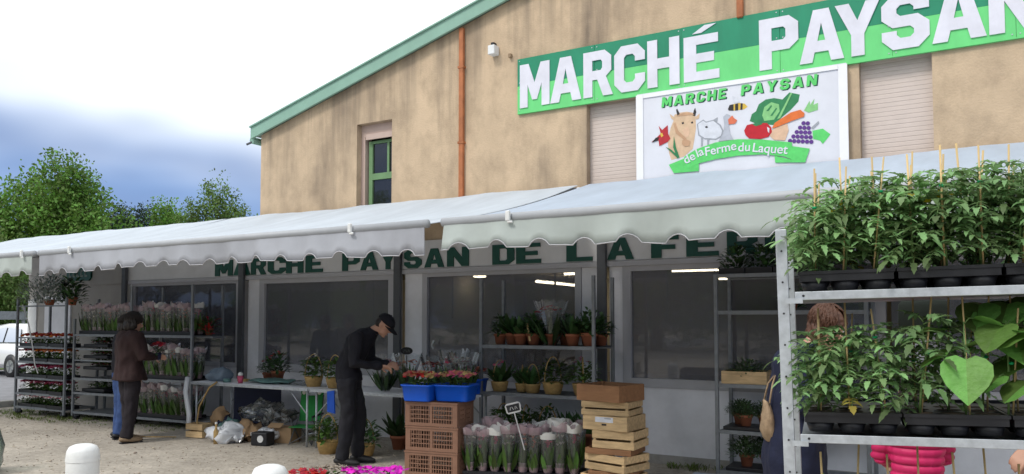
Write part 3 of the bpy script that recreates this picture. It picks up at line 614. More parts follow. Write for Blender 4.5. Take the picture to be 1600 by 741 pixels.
for s_, x, z, a in (('de', .63, .345, .40), ('la', .745, .395, .33), ('Ferme', .965, .405, .10), ('du', 1.215, .395, -.06), ('Laquet', 1.475, .35, -.17)):
    flat_text(s_, .135, 'sletter', t, (x, -.0165, z), a)

# ================================================================== AWNINGS
def awning(x0, x1, label, cname, vname, clips, seed):
    yF, zR, zF = -3.0, 3.2, 2.44; wd = x1 - x0
    t = thing('awning', label, 'awning', (x0, 0, 0), 0, 'awnings over the stall')
    n, m_ = 60, 14; top = []; rr = random.Random(seed)
    def zz(uu, vv):
        e = max(0, min(1, uu * 10, (1 - uu) * 10)); return zR + (zF - zR) * vv - .05 * math.sin(PI * vv) * (1 + e * (.15 + .3 * math.sin(uu * 9 + seed))) + e * .022 * noise.noise(V((uu * 7, vv * 2.2, seed))) + e * .008 * noise.noise(V((uu * 26, vv * 3, seed)))
    vs = []; fs = []
    for th in (0, -.006):
        for i in range(n + 1):
            for j in range(m_ + 1):
                q_ = .05 * max(0, 1 - j / m_ / .28) + .07 * max(0, (j / m_ - .8) / .2)
                vs.append((q_ + (wd - 2 * q_) * i / n, -.08 + (yF + .08) * j / m_, zz(i / n, j / m_) + th))
    K = (n + 1) * (m_ + 1)
    for i in range(n):
        for j in range(m_):
            a = i * (m_ + 1) + j; q = (a, a + 1, a + m_ + 2, a + m_ + 1); fs.append(q); fs.append(tuple(K + x for x in reversed(q)))
    MB().add(vs, fs).build('fabric', cname, t, True)
    MB().tube([(.055, yF - .03, zF - .005), (wd - .055, yF - .03, zF - .005)], .038, 12).build('front_bar', 'bar', t, True)
    va = MB(); ns = int(wd / .37); P = ns * 12; fr = []; bk = []
    for i in range(P + 1):
        x = .08 + (wd - .16) * i / P; h = .248 - .058 * max(0, -math.cos(2 * PI * i / 12)) ** .7 + .012 * math.sin(x * 1.3 + seed) + .022 * noise.noise(V((x * 2.7, seed, 0))); swing = .03 * math.sin(x * 2.1 + seed) + .05 * noise.noise(V((x * 3.3, 0, seed))) + .02 * noise.noise(V((x * 9, 1, seed)))
        for k in range(4):
            f = k / 3; fr.append((x, yF - .05 - .02 * f + swing * f, zF - .02 - h * f))
    q = len(fr); bk = [(a, b + .004, c) for a, b, c in fr]; fs = []
    for i in range(P):
        for k in range(3):
            a = i * 4 + k; fs.append((a, a + 1, a + 5, a + 4)); fs.append((q + a + 4, q + a + 5, q + a + 1, q + a))
        a = i * 4 + 3; fs.append((a, q + a, q + a + 4, a + 4))
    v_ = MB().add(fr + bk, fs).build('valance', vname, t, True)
    hem = []
    for i in range(P + 1): a = fr[i * 4 + 3]; hem.append((a[0], a[1] - .002, a[2] + .004))
    MB().tube(hem, .0045, 4).build('hem', 'wframe', v_, True)
    MB().b2(0, wd, -.13, -.001, zR - .19, zR - .03).build('cassette', 'alu', t, bevel=.02)
    for fx in (.2, .8):
        x = wd * fx; e = x + (.55 if fx < .5 else -.55)
        MB().tube([(x, -.1, zR - .16), (e, -1.5, zR - .55)], .028, 8).tube([(e, -1.5, zR - .55), (x, yF + .02, zF - .06)], .024, 8).ell((e, -1.5, zR - .55), (.045, .045, .05)).build('folding_arm', 'alu', t, True)
    for cx in clips:
        MB().box((cx, yF - .088, zF + .0), (.04, .03, .085)).box((cx + .02, yF - .09, zF - .05), (.05, .018, .02)).build('bar_clip', 'white', t, bevel=.008)
    return t
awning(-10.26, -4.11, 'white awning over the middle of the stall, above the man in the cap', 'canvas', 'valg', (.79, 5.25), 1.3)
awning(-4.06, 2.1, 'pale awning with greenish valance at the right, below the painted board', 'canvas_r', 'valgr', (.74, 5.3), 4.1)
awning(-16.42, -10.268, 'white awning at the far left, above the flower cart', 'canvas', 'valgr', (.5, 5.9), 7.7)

# ================================================================== TREES, FENCE, CAR
def tree(name, label, loc, lobes, n, leaf, mname, trunk_r, trunk_h, upright=.5, group='trees beyond the road'):
    t = thing(name, label, 'tree', loc, 0, group); rr = random.Random(hash(label) % 1000 if False else sum(map(ord, label)))
    tr = MB(); tr.tube([(0, 0, -.3), (.05, 0, trunk_h * .5), (0, .05, trunk_h)], [trunk_r, trunk_r * .8, trunk_r * .55], 9)
    clumps = []; tot = sum(l[3] * l[3] * l[4] for l in lobes)
    for (x, y, z, r, rz) in lobes:
        tr.tube([(0, .05, trunk_h * .8), (x * .5, y * .5, (z + trunk_h * .8) * .5), (x, y, z + rz * .5)], [trunk_r * .4, trunk_r * .25, trunk_r * .06], 6)
        for _ in range(max(10, int(n / 34 * 2.6 * r * r * rz / tot))):
            while True:
                p = V((rr.uniform(-1, 1), rr.uniform(-1, 1), rr.uniform(-1, 1)))
                if .3 < p.length < 1: break
            p = p * (0.65 + .35 * p.length); c = V((x + p.x * r, y + p.y * r, z + p.z * rz)); clumps.append((c, rr.uniform(.28, .6) * (r / 2.2 + .4)))
            if rr.random() < .35: tr.tube([(x, y, z), (V((x, y, z)) + c) / 2 + V((0, 0, -.1)), c], [trunk_r * .12, trunk_r * .07, .01], 4)
    tr.build('trunk', 'bark', t, True)
    cr = MB()
    for c, s in clumps:
        for _ in range(60):
            q = V([max(-1.5, min(1.5, rr.gauss(0, 1))) for _k in range(3)]); q.z *= 1 + upright; q = q * s * .5
            d = V((rr.uniform(-1, 1), rr.uniform(-1, 1), rr.uniform(-.6, 1.0 + upright))).normalized(); lf = leaf * .58 * rr.uniform(.6, 1.3)
            sd_ = d.orthogonal().normalized(); sd_ = Matrix.Rotation(rr.uniform(0, 6.3), 3, d) @ sd_
            p = c + q; cr.add([p - sd_ * lf * .12, p + d * lf * .45 - sd_ * lf * .32, p + d * lf, p + d * lf * .5 + sd_ * lf * .32], [(0, 1, 2, 3)])
    cr.build('crown', mname, t); return t
T1 = tree('broadleaf_tree', 'tall bright green tree at the far left above the awnings', (-33.5, 10.2, .4), [(-2.4, -1, 4.2, 2.2, 2.4), (-.2, .4, 5.0, 2.1, 2.5), (1.8, .9, 3.6, 1.8, 2.2), (.6, 0, 6.6, 1.0, 1.4), (-1.1, 0, 6.2, 1.1, 1.3), (2.9, 1.6, 2.4, 1.3, 1.6), (0, 0, 2.2, 2.6, 1.8), (1.0, .4, 5.6, 1.2, 1.5), (-2.8, -1, 5.6, 1.2, 1.4)], 13000, .27, 'treeleaf', .26, 4.2)
T2 = tree('broadleaf_tree', 'green leafy tree cut by the left edge of the picture', (-37.5, 5.8, .9), [(0, 0, 4.6, 2.2, 2.4), (1.5, .5, 3.2, 1.8, 2.0), (-1.6, 0, 4, 2, 2.2), (.6, -.6, 2, 2, 1.5)], 6000, .27, 'treeleaf', .24, 4)
tree('broadleaf_tree', 'light green tree standing low behind the first flower cart', (-31.0, 6.0, .8), [(0, 0, 2.3, 1.9, 1.8), (1.2, .8, 1.7, 1.5, 1.4), (-1.3, -.6, 2.0, 1.6, 1.5)], 5000, .22, 'treeleaf2', .16, 1.8)
tree('pine_tree', 'dark pine tree seen low between the green trees', (-41.3, 18.9, 2.1), [(0, 0, 4.8, 1.5, 1.1), (-1.3, -.6, 4.5, 1.1, .8), (1.3, .8, 4.2, 1.2, .9), (0, 0, 3.2, 1.9, 1.2)], 4200, .22, 'pine', .22, 4.4, 0)
tree('pine_tree', 'second dark pine just right of the other pine', (-39.2, 21.5, 2.4), [(0, 0, 3.9, 1.2, .9), (-.9, -.3, 3.4, 1.0, .8), (0, 0, 2.6, 1.5, 1.2)], 2600, .22, 'pine', .2, 3.6, 0)
tree('broadleaf_tree', 'small round green tree right of the dark pines', (-33.4, 15.5, 1.5), [(0, 0, 4.6, .85, 1.2), (.2, .2, 3.4, 1.1, 1.1), (1.2, .9, 3.6, .75, .9)], 2600, .22, 'treeleaf', .13, 4)
tree('broadleaf_tree', 'thin pale green tree nearest the ochre building', (-28.0, 14.0, 1.6), [(0, 0, 4.6, .8, 1.3), (-.8, -.5, 4.0, .7, 1.0), (.9, .6, 3.9, .6, .8), (0, 0, 3.0, 1.2, 1.0)], 2600, .19, 'treeleaf2', .11, 4.2)

for i in range(9):   # unseen row of trees added behind the viewer to darken the window reflections
    copy_tree((T1, T2)[i % 2], (-46 + i * 6.2, -34 - 3 * math.sin(i * 2.1), 0), i * 1.3, f'{ORD[i]} tree of the unseen row added to darken the shop window reflections', 'unseen trees added behind the viewer', 1.25 + .2 * math.sin(i * 1.7))
hm = MB()  # unseen hedge, added with the trees to darken what the panes mirror
for i in range(5200):
    x = u(-52, 8); y = u(-33, -31); z = u(0, 2.6) * (1 - .12 * math.sin(x)); a = u(0, 6.3)
    hm.leaf((x, y, z), (math.cos(a), math.sin(a), u(-.2, 1)), u(.3, .5), .3, segs=2, shape='oval')
o = tag(hm.build('hedge', 'treeleaf'), 'unseen hedge added behind the viewer to darken the shop window reflections', 'hedge'); o['kind'] = 'stuff'
t = thing('rail_fence', 'dark grey rail fence across the road at the left edge', 'fence', (-28.6, 0, .3))
for i in range(12): MB().box((0, -6 + i * 2.5, .75), (.1, .1, 2.0)).build('post', 'galvd', t)
for z in (1.45, .75): MB().b2(.06, .1, -6.5, 22, z - .14, z + .14).build('rail', 'galvd', t)

def car(loc, rz):
    t = thing('parked_car', 'white hatchback parked on the road behind the first flower cart', 'car', loc, rz)
    L_ = 3.9; st = []   # stations: x (rear 0 -> front), half width, z bottom, z belt
    S = [(0, .62, .38, .70), (.04, .76, .30, .86), (.30, .82, .24, .93), (1.2, .84, .22, .93), (2.4, .84, .22, .90), (3.1, .82, .22, .82), (3.7, .74, .26, .70), (3.9, .60, .34, .58)]
    rings = []
    for x, hw, z0, z1 in S:
        h = z1 - z0; rings.append([(x, a * hw, z0 + b * h) for a, b in ((-.86, 0), (-1, .18), (-1.0, .6), (-.95, .88), (-.86, 1), (.86, 1), (.95, .88), (1, .6), (1, .18), (.86, 0))])
    MB().ring(rings).build('body', 'carwhite', t, True, .02)
    G = [(.06, .66, .90, .93), (.22, .64, .92, 1.22), (.5, .60, .92, 1.44), (1.4, .60, .92, 1.49), (2.1, .60, .91, 1.42), (2.75, .64, .88, .98), (2.95, .66, .85, .88)]
    rings = [[(x, -hw * 1.12, z0 - .03), (x, -hw, z1 - .05), (x, -hw * .86, z1), (x, hw * .86, z1), (x, hw, z1 - .05), (x, hw * 1.12, z0 - .03)] for x, hw, z0, z1 in G]
    MB().ring(rings).build('cabin', 'carwhite', t, True, .02)
    for s in (-1, 1):
        for pts in ([(.42, .97), (.55, 1.33), (1.22, 1.37), (1.22, .96)], [(1.30, .96), (1.30, 1.37), (1.95, 1.31), (2.45, .95)]):
            MB().prism(pts, (), 0, .012, fn=lambda p, s=s: V((p.x, s * (.735 - (p.z - .95) * .28) + s * (.012 - p.y), p.z))).build('side_window', 'carglass', t)
        MB().prism([(1.24, .96), (1.24, 1.36), (1.29, 1.36), (1.29, .96)], (), 0, .01, fn=lambda p, s=s: V((p.x, s * (.742 - (p.z - .95) * .28), p.z))).build('pillar', 'black', t)
        MB().box((.07, s * .68, .86), (.14, .16, .26)).build('tail_light', 'taillight', t, bevel=.03)
        MB().box((3.72, s * .56, .62), (.22, .24, .13)).build('headlight', 'eyew', t, bevel=.03)
        MB().box((1.5, s * .845, .80), (.16, .02, .025)).build('door_handle', 'carwhite', t, bevel=.006)
        MB().ell((2.35, s * .90, 1.0), (.08, .1, .07)).build('mirror', 'carwhite', t, True)
        for x in (.68, 3.10):
            w_ = MB().tube([(x, s * .62, .29), (x, s * .80, .29), (x, s * .845, .29)], [.29, .29, .26], 20).build('wheel', 'tyre', t, True)
            rm = MB().tube([(x, s * .80, .29), (x, s * .852, .29)], [.19, .18], 18)
            rm.build('rim', 'rim', w_)
            for k in range(5):
                a = k * 2 * PI / 5; MB().box((x + .09 * math.cos(a), s * .858, .29 + .09 * math.sin(a)), (.15, .012, .035), Matrix.Rotation(-a, 3, 'Y')).build('spoke', 'galvd', w_)
            MB().tube([(x, s * .70, .30), (x, s * .842, .30)], .335, 20).build('wheel_arch', 'black', t, True)
    MB().prism([(-.56, .98), (-.5, 1.34), (.5, 1.34), (.56, .98)], (), 0, .012, fn=lambda p: V((.10 + (p.z - .95) * .62, p.x, p.z))).build('rear_window', 'carglass', t)
    MB().prism([(-.58, .96), (-.5, 1.37), (.5, 1.37), (.58, .96)], (), 0, .012, fn=lambda p: V((2.76 - (p.z - .98) * 1.48 + .03, p.x, p.z))).build('windscreen', 'carglass', t)
    MB().box((-.0, 0, .42), (.08, 1.3, .16)).build('rear_bumper', 'carwhite', t, bevel=.03)
    MB().box((-.012, 0, .62), (.012, .5, .11)).build('number_plate', 'chalk', t)
car((-22.75, 4.3, .01), PI)

for x, y, l in ((-5.01, -5.56, 'white rounded bollard in front of the couple'), (-3.41, -5.47, 'white bollard top at the bottom edge, before the man in the cap')):
    t = thing('bollard', l, 'bollard', (x, y, 0), 0, 'white bollards')
    MB().lathe([(.098, 0), (.098, .735), (.094, .765), (.08, .79), (.05, .803), (.01, .808)], 28).build('shaft', 'white', t, True)
    MB().lathe([(.101, .70), (.101, .725)], 28, cap=False).build('collar', 'white', t, True); MB().lathe([(.13, 0), (.13, .03), (.105, .04)], 24).build('foot', 'galvd', t)

# ================================================================== PLANTS (shared meshes)
def bush_mesh(name, mname, n, r, h, ln, wd, shape='oval', up=.6, seed=1, base=0.):
    rr = random.Random(seed); mb = MB()
    for i in range(n):
        a = rr.uniform(0, 2 * PI); q = math.sqrt(rr.random()); z = base + h * rr.uniform(.05, .9) * (1 - .45 * q * q); p = V((q * r * .75 * math.cos(a), q * r * .75 * math.sin(a), z))
        d = V((math.cos(a) * (.3 + q), math.sin(a) * (.3 + q), up * rr.uniform(.1, 1.5)))
        mb.leaf(p, d, ln * rr.uniform(.6, 1.3), wd * rr.uniform(.7, 1.2), droop=rr.uniform(.1, .5), segs=3, fold=rr.uniform(.1, .4), shape=shape)
    return mb.mesh(name, mname)
def upright_mesh(name, mname, n, r, h, wd, seed=1, lean=.35, shape='lance'):
    rr = random.Random(seed); mb = MB()
    for i in range(n):
        a = rr.uniform(0, 2 * PI); q = rr.random(); d = V((math.cos(a) * lean * (q + .15), math.sin(a) * lean * (q + .15), 1))
        mb.leaf((q * r * math.cos(a), q * r * math.sin(a), 0), d, h * rr.uniform(.55, 1.05), wd * rr.uniform(.7, 1.2), up=(math.cos(a), math.sin(a), .3), droop=rr.uniform(.0, .28), segs=4, fold=.3, shape=shape)
    return mb.mesh(name, mname)
def blossom_mesh(name, mname, n, rx, ry, z0, z1, s, seed=1, petals=5):
    rr = random.Random(seed); mb = MB()
    for i in range(n):
        x, y = rr.uniform(-rx, rx), rr.uniform(-ry, ry); e = 1 - .4 * ((x / rx) ** 2 + (y / ry) ** 2) / 2; c = V((x, y, z0 + (z1 - z0) * e * rr.uniform(.75, 1.05))); q = s * rr.uniform(.7, 1.25)
        tl = V((rr.uniform(-.6, .6), rr.uniform(-.9, .3), 1)).normalized(); a0 = tl.orthogonal().normalized(); b0 = tl.cross(a0); n_ = petals * 2
        vs = [c + tl * q * .25]
        for k in range(n_): rad = q * (1 if k % 2 else .62); an = 2 * PI * k / n_; vs.append(c + (a0 * math.cos(an) + b0 * math.sin(an)) * rad + tl * (.12 * q * (k % 2)))
        mb.add(vs, [(0, k + 1, (k + 1) % n_ + 1) for k in range(n_)])
    return mb.mesh(name, mname)

# flower tray (black tray, plants, blossoms)
TRAYS = {}
def flower_tray(kind, cols, loc, rz, label, wdt=.42, dep=.30, group='flower trays on the first cart'):
    t = thing('flower_tray', label, 'flower tray', loc, rz, group)
    if kind not in TRAYS:
        tr = MB()
        tr.b2(-wdt / 2, wdt / 2, -dep / 2, dep / 2, 0, .008).b2(-wdt / 2, wdt / 2, -dep / 2, -dep / 2 + .008, .0081, .06).b2(-wdt / 2, wdt / 2, dep / 2 - .008, dep / 2, .0081, .06).b2(-wdt / 2, -wdt / 2 + .008, -dep / 2 + .0081, dep / 2 - .0081, .0081, .06).b2(wdt / 2 - .008, wdt / 2, -dep / 2 + .0081, dep / 2 - .0081, .0081, .06)
        lf = MB(); rr = random.Random(len(TRAYS) + 3)
        for i in range(230):
            x, y = rr.uniform(-wdt / 2, wdt / 2), rr.uniform(-dep / 2, dep / 2); a = rr.uniform(0, 6.3)
            lf.leaf((x * .95, y * .95, rr.uniform(.05, .15)), (math.cos(a), math.sin(a), rr.uniform(.2, 1.2)), rr.uniform(.04, .075), .034, droop=.3, segs=2, shape='oval')
        bl = [blossom_mesh('blossoms', 'fl_' + c, 85, wdt / 2, dep / 2, .12, .225, .030, 5 + i + len(TRAYS) * 7) for i, c in enumerate(cols)]
        TRAYS[kind] = (tr.mesh('tray', 'black', False), lf.mesh('foliage', 'mleaf'), bl)
    a, b, c = TRAYS[kind]; put('tray', a, t); put('foliage', b, t)
    for m_ in c: put('blossoms', m_, t)
    return t

# sleeved flower pot
SLV = []
for i in range(4):
    pot = MB().lathe([(.034, 0), (.046, .085), (.049, .085), (.049, .092), (.043, .092), (.040, .075)], 12).mesh('pot', 'pinkpot')
    fo = upright_mesh('foliage', 'mleaf', 30, .04, .34, .05, 11 + i, .26)
    rr = random.Random(40 + i); bl = MB()
    for k in range(7):
        a = rr.uniform(0, 6.3); q = rr.uniform(0, .05); z = rr.uniform(.24, .36)
        for j in range(4): b_ = a + j * 1.57; bl.leaf((q * math.cos(a), q * math.sin(a), z), (math.cos(b_) * .6, math.sin(b_) * .6, 1), .035, .022, segs=2, shape='oval', droop=.2)
    bl = bl.mesh('blossoms', ('fl_pink', 'fl_white', 'fl_pink', 'fl_salmon')[i])
    def cone(z0, z1, r0, r1, nm, m_, jit):
        n = 18; rr = random.Random(60 + i); ph = rr.uniform(0, 6); rings = []; jit *= 2.2
        for z, r_ in ((z0, r0), ((z0 + z1) / 2, (r0 + r1) / 2), (z1, r1)):
            rings.append([(r_ * math.cos(2 * PI * j / n) * (1 + .08 * math.sin(3 * 2 * PI * j / n + ph)), r_ * math.sin(2 * PI * j / n) * (1 + .08 * math.cos(4 * 2 * PI * j / n + ph)), z + (jit * (abs(math.sin(1.5 * 2 * PI * j / n + ph)) * 1.6 - .6 + .3 * math.sin(5 * 2 * PI * j / n)) if z == z1 else 0)) for j in range(n)])
        return MB().ring(rings, False).mesh(nm, m_)
    SLV.append((pot, fo, bl, cone(.05, .375, .051, .080, 'sleeve', 'sleeve', 0), cone(.376, .43, .080, .087, 'sleeve_top', ('sleevepink', 'sleevepink', 'sleevewhite', 'sleevepink')[i], .012), cone(.002, .052, .040, .0515, 'sleeve_foot', 'sleevepink', 0)))
def sleeved(i, loc, rz, label, group, s=1.):
    t = thing('sleeved_flower_pot', label, 'potted flower', loc, rz, group); t.scale = (s, s, s * u(.88, 1.08)); t.rotation_euler = (u(-.06, .06), u(-.06, .06), rz)
    for nm, me in zip(('pot', 'foliage', 'blossoms', 'sleeve', 'sleeve_top', 'sleeve_foot'), SLV[i % 4]): put(nm, me, t)
    return t

# terracotta pot, basket
POTM = MB().lathe([(.055, 0), (.075, .10), (.083, .10), (.085, .13), (.077, .13), (.073, .11), (.07, .105)], 18).mesh('pot', 'terra')
SOILM = MB().lathe([(.001, .104), (.072, .106)], 16, cap=False).mesh('soil', 'soil')
BASKM = MB().lathe([(.075, 0), (.085, .03), (.088, .031), (.092, .06), (.095, .061), (.1, .10), (.106, .105), (.1, .115), (.09, .11), (.085, .09)], 20).mesh('basket', 'basket')
hnd = MB().tube([(.1 * math.cos(a), 0, .09 + .27 * math.sin(a)) for a in [PI * i / 14 for i in range(15)]], .006, 5); HANDM = hnd.mesh('handle', 'basket')
DARK = [upright_mesh('foliage', 'dleaf', 34, .05, .31, .062, 70 + i, 1.0, 'oval') for i in range(3)]
BUSH = [bush_mesh('foliage', 'mleaf', 170, .17, .26, .075, .04, 'oval', .6, 80 + i) for i in range(2)] + [bush_mesh('foliage', 'dleaf', 150, .16, .28, .08, .04, 'oval', .8, 90)]
HERB = [bush_mesh('foliage', 'herb', 620, .20, .22, .05, .017, 'lance', 1.2, 100 + i) for i in range(2)]
SPARK = {c: blossom_mesh('blossoms', 'fl_' + c, 9, .09, .09, .12, .26, .022, 7) for c in ('red', 'pink', 'white', 'salmon', 'cream')}
def potted(kind, fol, loc, rz, label, group, s=1., flower=None, cat='potted plant'):
    t = thing('potted_plant' if kind == 'pot' else 'basket_plant', label, cat, loc, rz, group); t.scale = (s, s, s)
    if kind == 'pot': put('pot', POTM, t); put('soil', SOILM, t)
    else: put('basket', BASKM, t); put('handle', HANDM, t)
    put('foliage', fol, t, loc=(0, 0, .1))
    if flower: put('blossoms', SPARK[flower], t, loc=(0, 0, .1))
    return t

# ================================================================== TROLLEYS
def trolley(name, label, loc, rz, wd, dp, h, shelves, group, rails=(), pm='galvd', rot=None, pr=.018, wheels=True):
    t = thing(name, label, 'trolley' if wheels else 'rack', loc, rz, group, rot)
    for x in (0, wd):
        for y in (0, dp): MB().b2(x - pr, x + pr, y - pr, y + pr, .06, h).build('post', pm, t, bevel=.004)
    for z in shelves:
        s = MB().b2(pr + .001, wd - pr - .001, -.012, .012, z - .025, z + .012).b2(pr + .001, wd - pr - .001, dp - .012, dp + .012, z - .025, z + .012).build('shelf_rail', pm, t)
        MB().b2(.004, wd - .004, .014, dp - .014, z - .010, z).build('shelf', pm, s)
    for z in rails: MB().b2(pr + .001, wd - pr - .001, -.008, .008, z - .012, z + .012).build('top_rail', pm, t)
    if wheels:
        for x in (.06, wd - .06):
            for y in (.03, dp - .03):
                c = MB().tube([(x - .015, y, .05), (x + .015, y, .05)], .05, 14).build('castor', 'black', t, True); MB().b2(x - .022, x + .022, y - .02, y + .02, .055, .12).build('castor_fork', pm, c)
    return t
# cart A: flower trays
A0 = (-14.22, -1.18); sh = [.14, .37, .63, .90, 1.15]
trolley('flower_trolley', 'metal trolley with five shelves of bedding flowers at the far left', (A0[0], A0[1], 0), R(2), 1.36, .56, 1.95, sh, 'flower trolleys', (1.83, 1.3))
TR = [('pw', ('pink', 'white')), ('pd', ('pink', 'darkred')), ('dr', ('darkred', 'pink')), ('ro', ('red', 'darkred')), ('or', ('orange', 'red'))]
nmz = ['bottom', 'second lowest', 'middle', 'second highest', 'top']; coln = ['pink and white', 'pink and wine-red', 'wine-red', 'red', 'orange']
for k, z in enumerate(sh):
    for j in range(3):
        kd = TR[k]; cn = coln[k]
        if k == 3 and j > 0: kd = ('oo', ('orange', 'orange')); cn = 'orange'
        flower_tray(kd[0], kd[1], (A0[0] + .25 + j * .435, A0[1] + .17, z + .002), u(-.03, .03), f"{'left middle right'.split()[j]} tray of {cn} flowers on the {nmz[k]} shelf of the leftmost trolley")
MB().tube([(0, 0, 0), (.12, -.02, -.25), (.2, 0, -.3)], .008, 5)
t = thing('silver_plant', 'silvery grey foliage plant on top of the leftmost trolley', 'potted plant', (A0[0] + .45, A0[1] + .28, 1.845), 0)
put('foliage', bush_mesh('foliage', 'silver', 900, .62, .62, .10, .03, 'lance', 1.4, 33), t); put('pot', POTM, t, loc=(0, 0, 0), scale=(1.1, 1.1, .8))
t = thing('silver_plant', 'brownish-leaved plant beside the silvery one on the leftmost trolley', 'potted plant', (A0[0] + 1.12, A0[1] + .28, 1.845), 0)
put('foliage', bush_mesh('foliage', 'dleaf', 150, .24, .55, .13, .07, 'oval', 1, 34), t); put('pot', POTM, t)
MB().b2(A0[0] - .02, A0[0] + 1.38, A0[1] + .01, A0[1] + .55, 1.825, 1.843)
# strip of pale plastic ribbon hanging off cart A
tag(MB().tube([(-14.0, -1.22, 1.85), (-13.78, -1.23, 1.52), (-13.66, -1.22, 1.15), (-13.58, -1.22, .86), (-13.5, -1.21, .72)], .012, 4).build('plastic_strap', 'chalk'), 'pale plastic strap hanging down the front of the leftmost trolley', 'strap')

# carts B, C: sleeved pots
B0 = (-12.74, -1.06); C0 = (-11.34, -1.0)
trolley('flower_trolley', 'trolley with sleeved flowers above nearly empty shelves, left of the couple', (B0[0], B0[1], 0), R(3), 1.34, .56, 1.62, (.12, .43, .66, 1.36), 'flower trolleys', (.95, 1.13))
trolley('flower_trolley', 'trolley packed with sleeved flowers on three shelves, right of the couple', (C0[0], C0[1], 0), R(3), 1.34, .56, 2.12, (.12, .70, 1.36), 'flower trolleys')
for k, z in enumerate((.80, .98, 1.16)):
    t = thing('empty_tray', f"{['lowest', 'middle', 'upper'][k]} dark tray of small plants stacked in the trolley left of the couple", 'tray', (B0[0] + .40, B0[1] + .3, z), .05, 'dark trays in the trolley')
    MB().b2(-.3, .3, -.2, .2, 0, .05).build('tray', 'black', t, bevel=.008); put('foliage', TRAYS['dr'][1], t, loc=(0, 0, .0)); put('blossoms', TRAYS['dr'][2][0], t, loc=(0, 0, -.03), scale=(.9, .9, .6))
t = thing('empty_tray', 'dark tray lying on the second lowest shelf of the trolley left of the couple', 'tray', (B0[0] + .36, B0[1] + .3, .445), .05, 'dark trays in the trolley'); MB().b2(-.28, .28, -.2, .2, 0, .05).build('tray', 'black', t, bevel=.008); put('foliage', TRAYS['dr'][1], t)
def sleeve_row(x0, y0, z, n, dx, where, rows=2, s=1., rz=0):
    t = thing('flower_crate', f'black tray under the sleeved flowers, {where}', 'tray', (x0 - .06, y0 - .07, z), rz, 'trays under the sleeved flowers')
    MB().b2(0, dx * n + .02, 0, .14 * rows, 0, .012).b2(0, dx * n + .02, -.006, -.0, 0, .055).b2(0, dx * n + .02, .14 * rows + .001, .14 * rows + .007, 0, .055).build('tray', 'black', t)
    for r_ in range(rows):
        for i in range(n):
            sleeved(rng.randrange(4), (x0 + i * dx + u(-.008, .008), y0 + r_ * .13 + i * dx * math.sin(rz), z + .014), u(0, 6.3), f"{ORD[i]} sleeved pot from left, {'front' if r_ == 0 else 'back'} row, {where}", 'sleeved flower pots', s * u(.93, 1.06))
sleeve_row(B0[0] + .09, B0[1] + .13, 1.372, 10, .122, 'top shelf left of the couple', s=1.02, rz=R(3))
sleeve_row(C0[0] + .09, C0[1] + .13, 1.372, 10, .122, 'top shelf right of the couple', s=1.02, rz=R(3))
sleeve_row(C0[0] + .09, C0[1] + .13, .712, 10, .122, 'middle shelf right of the couple', s=1.05, rz=R(3))
sleeve_row(C0[0] + .09, C0[1] + .13, .132, 10, .122, 'bottom shelf right of the couple', s=1.05, rz=R(3))
t = thing('red_plant', 'red-leaved plant standing out at the right end of the sleeved flower trolley', 'potted plant', (-10.02, -.62, 1.37), 0)
put('foliage', bush_mesh('foliage', 'dleaf', 40, .14, .35, .16, .05, 'lance', 1.2, 37), t); put('bracts', bush_mesh('bracts', 'fl_red', 26, .15, .34, .14, .05, 'lance', .9, 38), t); put('pot', POTM, t, scale=.8)
MB().b2(-10.2, -9.86, -.75, -.5, 1.33, 1.355).build('shelf_extension', 'galvd', bpy.data.objects['flower_trolley.002'], loc=(11.34, 1.0, 0))

# ================================================================== TABLES
def table(x0, x1, y0, y1, z, label):
    t = thing('folding_table', label, 'table', (x0, y0, 0), 0, 'folding tables'); wd = x1 - x0; dp = y1 - y0
    MB().b2(0, wd, 0, dp, z - .03, z).build('table_top', 'wpanel', t, bevel=.006); MB().b2(.0, wd, -.012, -.001, z - .035, z - .003).build('table_edge', 'galv', t)
    for x in (.06, wd - .06):
        for y in (.05, dp - .05):
            MB().tube([(x, y, 0), (x, y, z - .031)], .014, 8).build('leg', 'galv', t, True)
        s = 1 if x < wd / 2 else -1
        for y in (.05, dp - .05): MB().tube([(x, y, z * .55), (x + s * .32, y, z - .035)], .009, 6).build('brace', 'galv', t, True)
        MB().tube([(x, .05, .16), (x, dp - .05, .16)], .009, 6).build('stretcher', 'galv', t, True)
table(-9.60, -7.36, -1.24, -.54, .74, 'grey folding table with plastic bags underneath, left of the man')
table(-7.34, -5.08, -1.22, -.52, .735, 'folding table behind the man carrying baskets and bouquets')
TZ = .742
# on the first table
rb = bpy.data.meshes
def crumple(mb, amp, fr, seed):
    mb.v = [tuple(V(p) + V((noise.noise(V(p) * fr + V((seed, 0, 0))), noise.noise(V(p) * fr + V((0, seed, 0))), noise.noise(V(p) * fr + V((0, 0, seed)))) ) * amp + V((noise.noise(V(p) * fr * 3.1 + V((seed, 3, 0))), noise.noise(V(p) * fr * 3.1 + V((5, seed, 0))), noise.noise(V(p) * fr * 3.1 + V((0, 7, seed)))) ) * amp * .45) for p in mb.v]; return mb
tag(crumple(MB().ell((0, 0, .07), (.20, .16, .10), n=22, m=12), .05, 9, 3).build('plastic_heap', 'bluegrey', smooth=True, loc=(-9.36, -.95, .745)), 'blue-grey crumpled plastic heap on the left end of the table', 'plastic')
tag(crumple(MB().ell((0, 0, .02), (.42, .2, .025), n=26, m=8), .03, 9, 5).build('foil_sheet', 'teal', smooth=True, loc=(-8.35, -.9, .757)), 'crumpled teal wrapping foil lying flat on the table', 'foil')
tag(crumple(MB().ell((0, 0, .02), (.2, .16, .02), n=26, m=8), .03, 9, 8).build('clear_wrap', 'cello', smooth=True, loc=(-7.72, -.95, .757)), 'clear wrapping film at the right end of the first table', 'film')
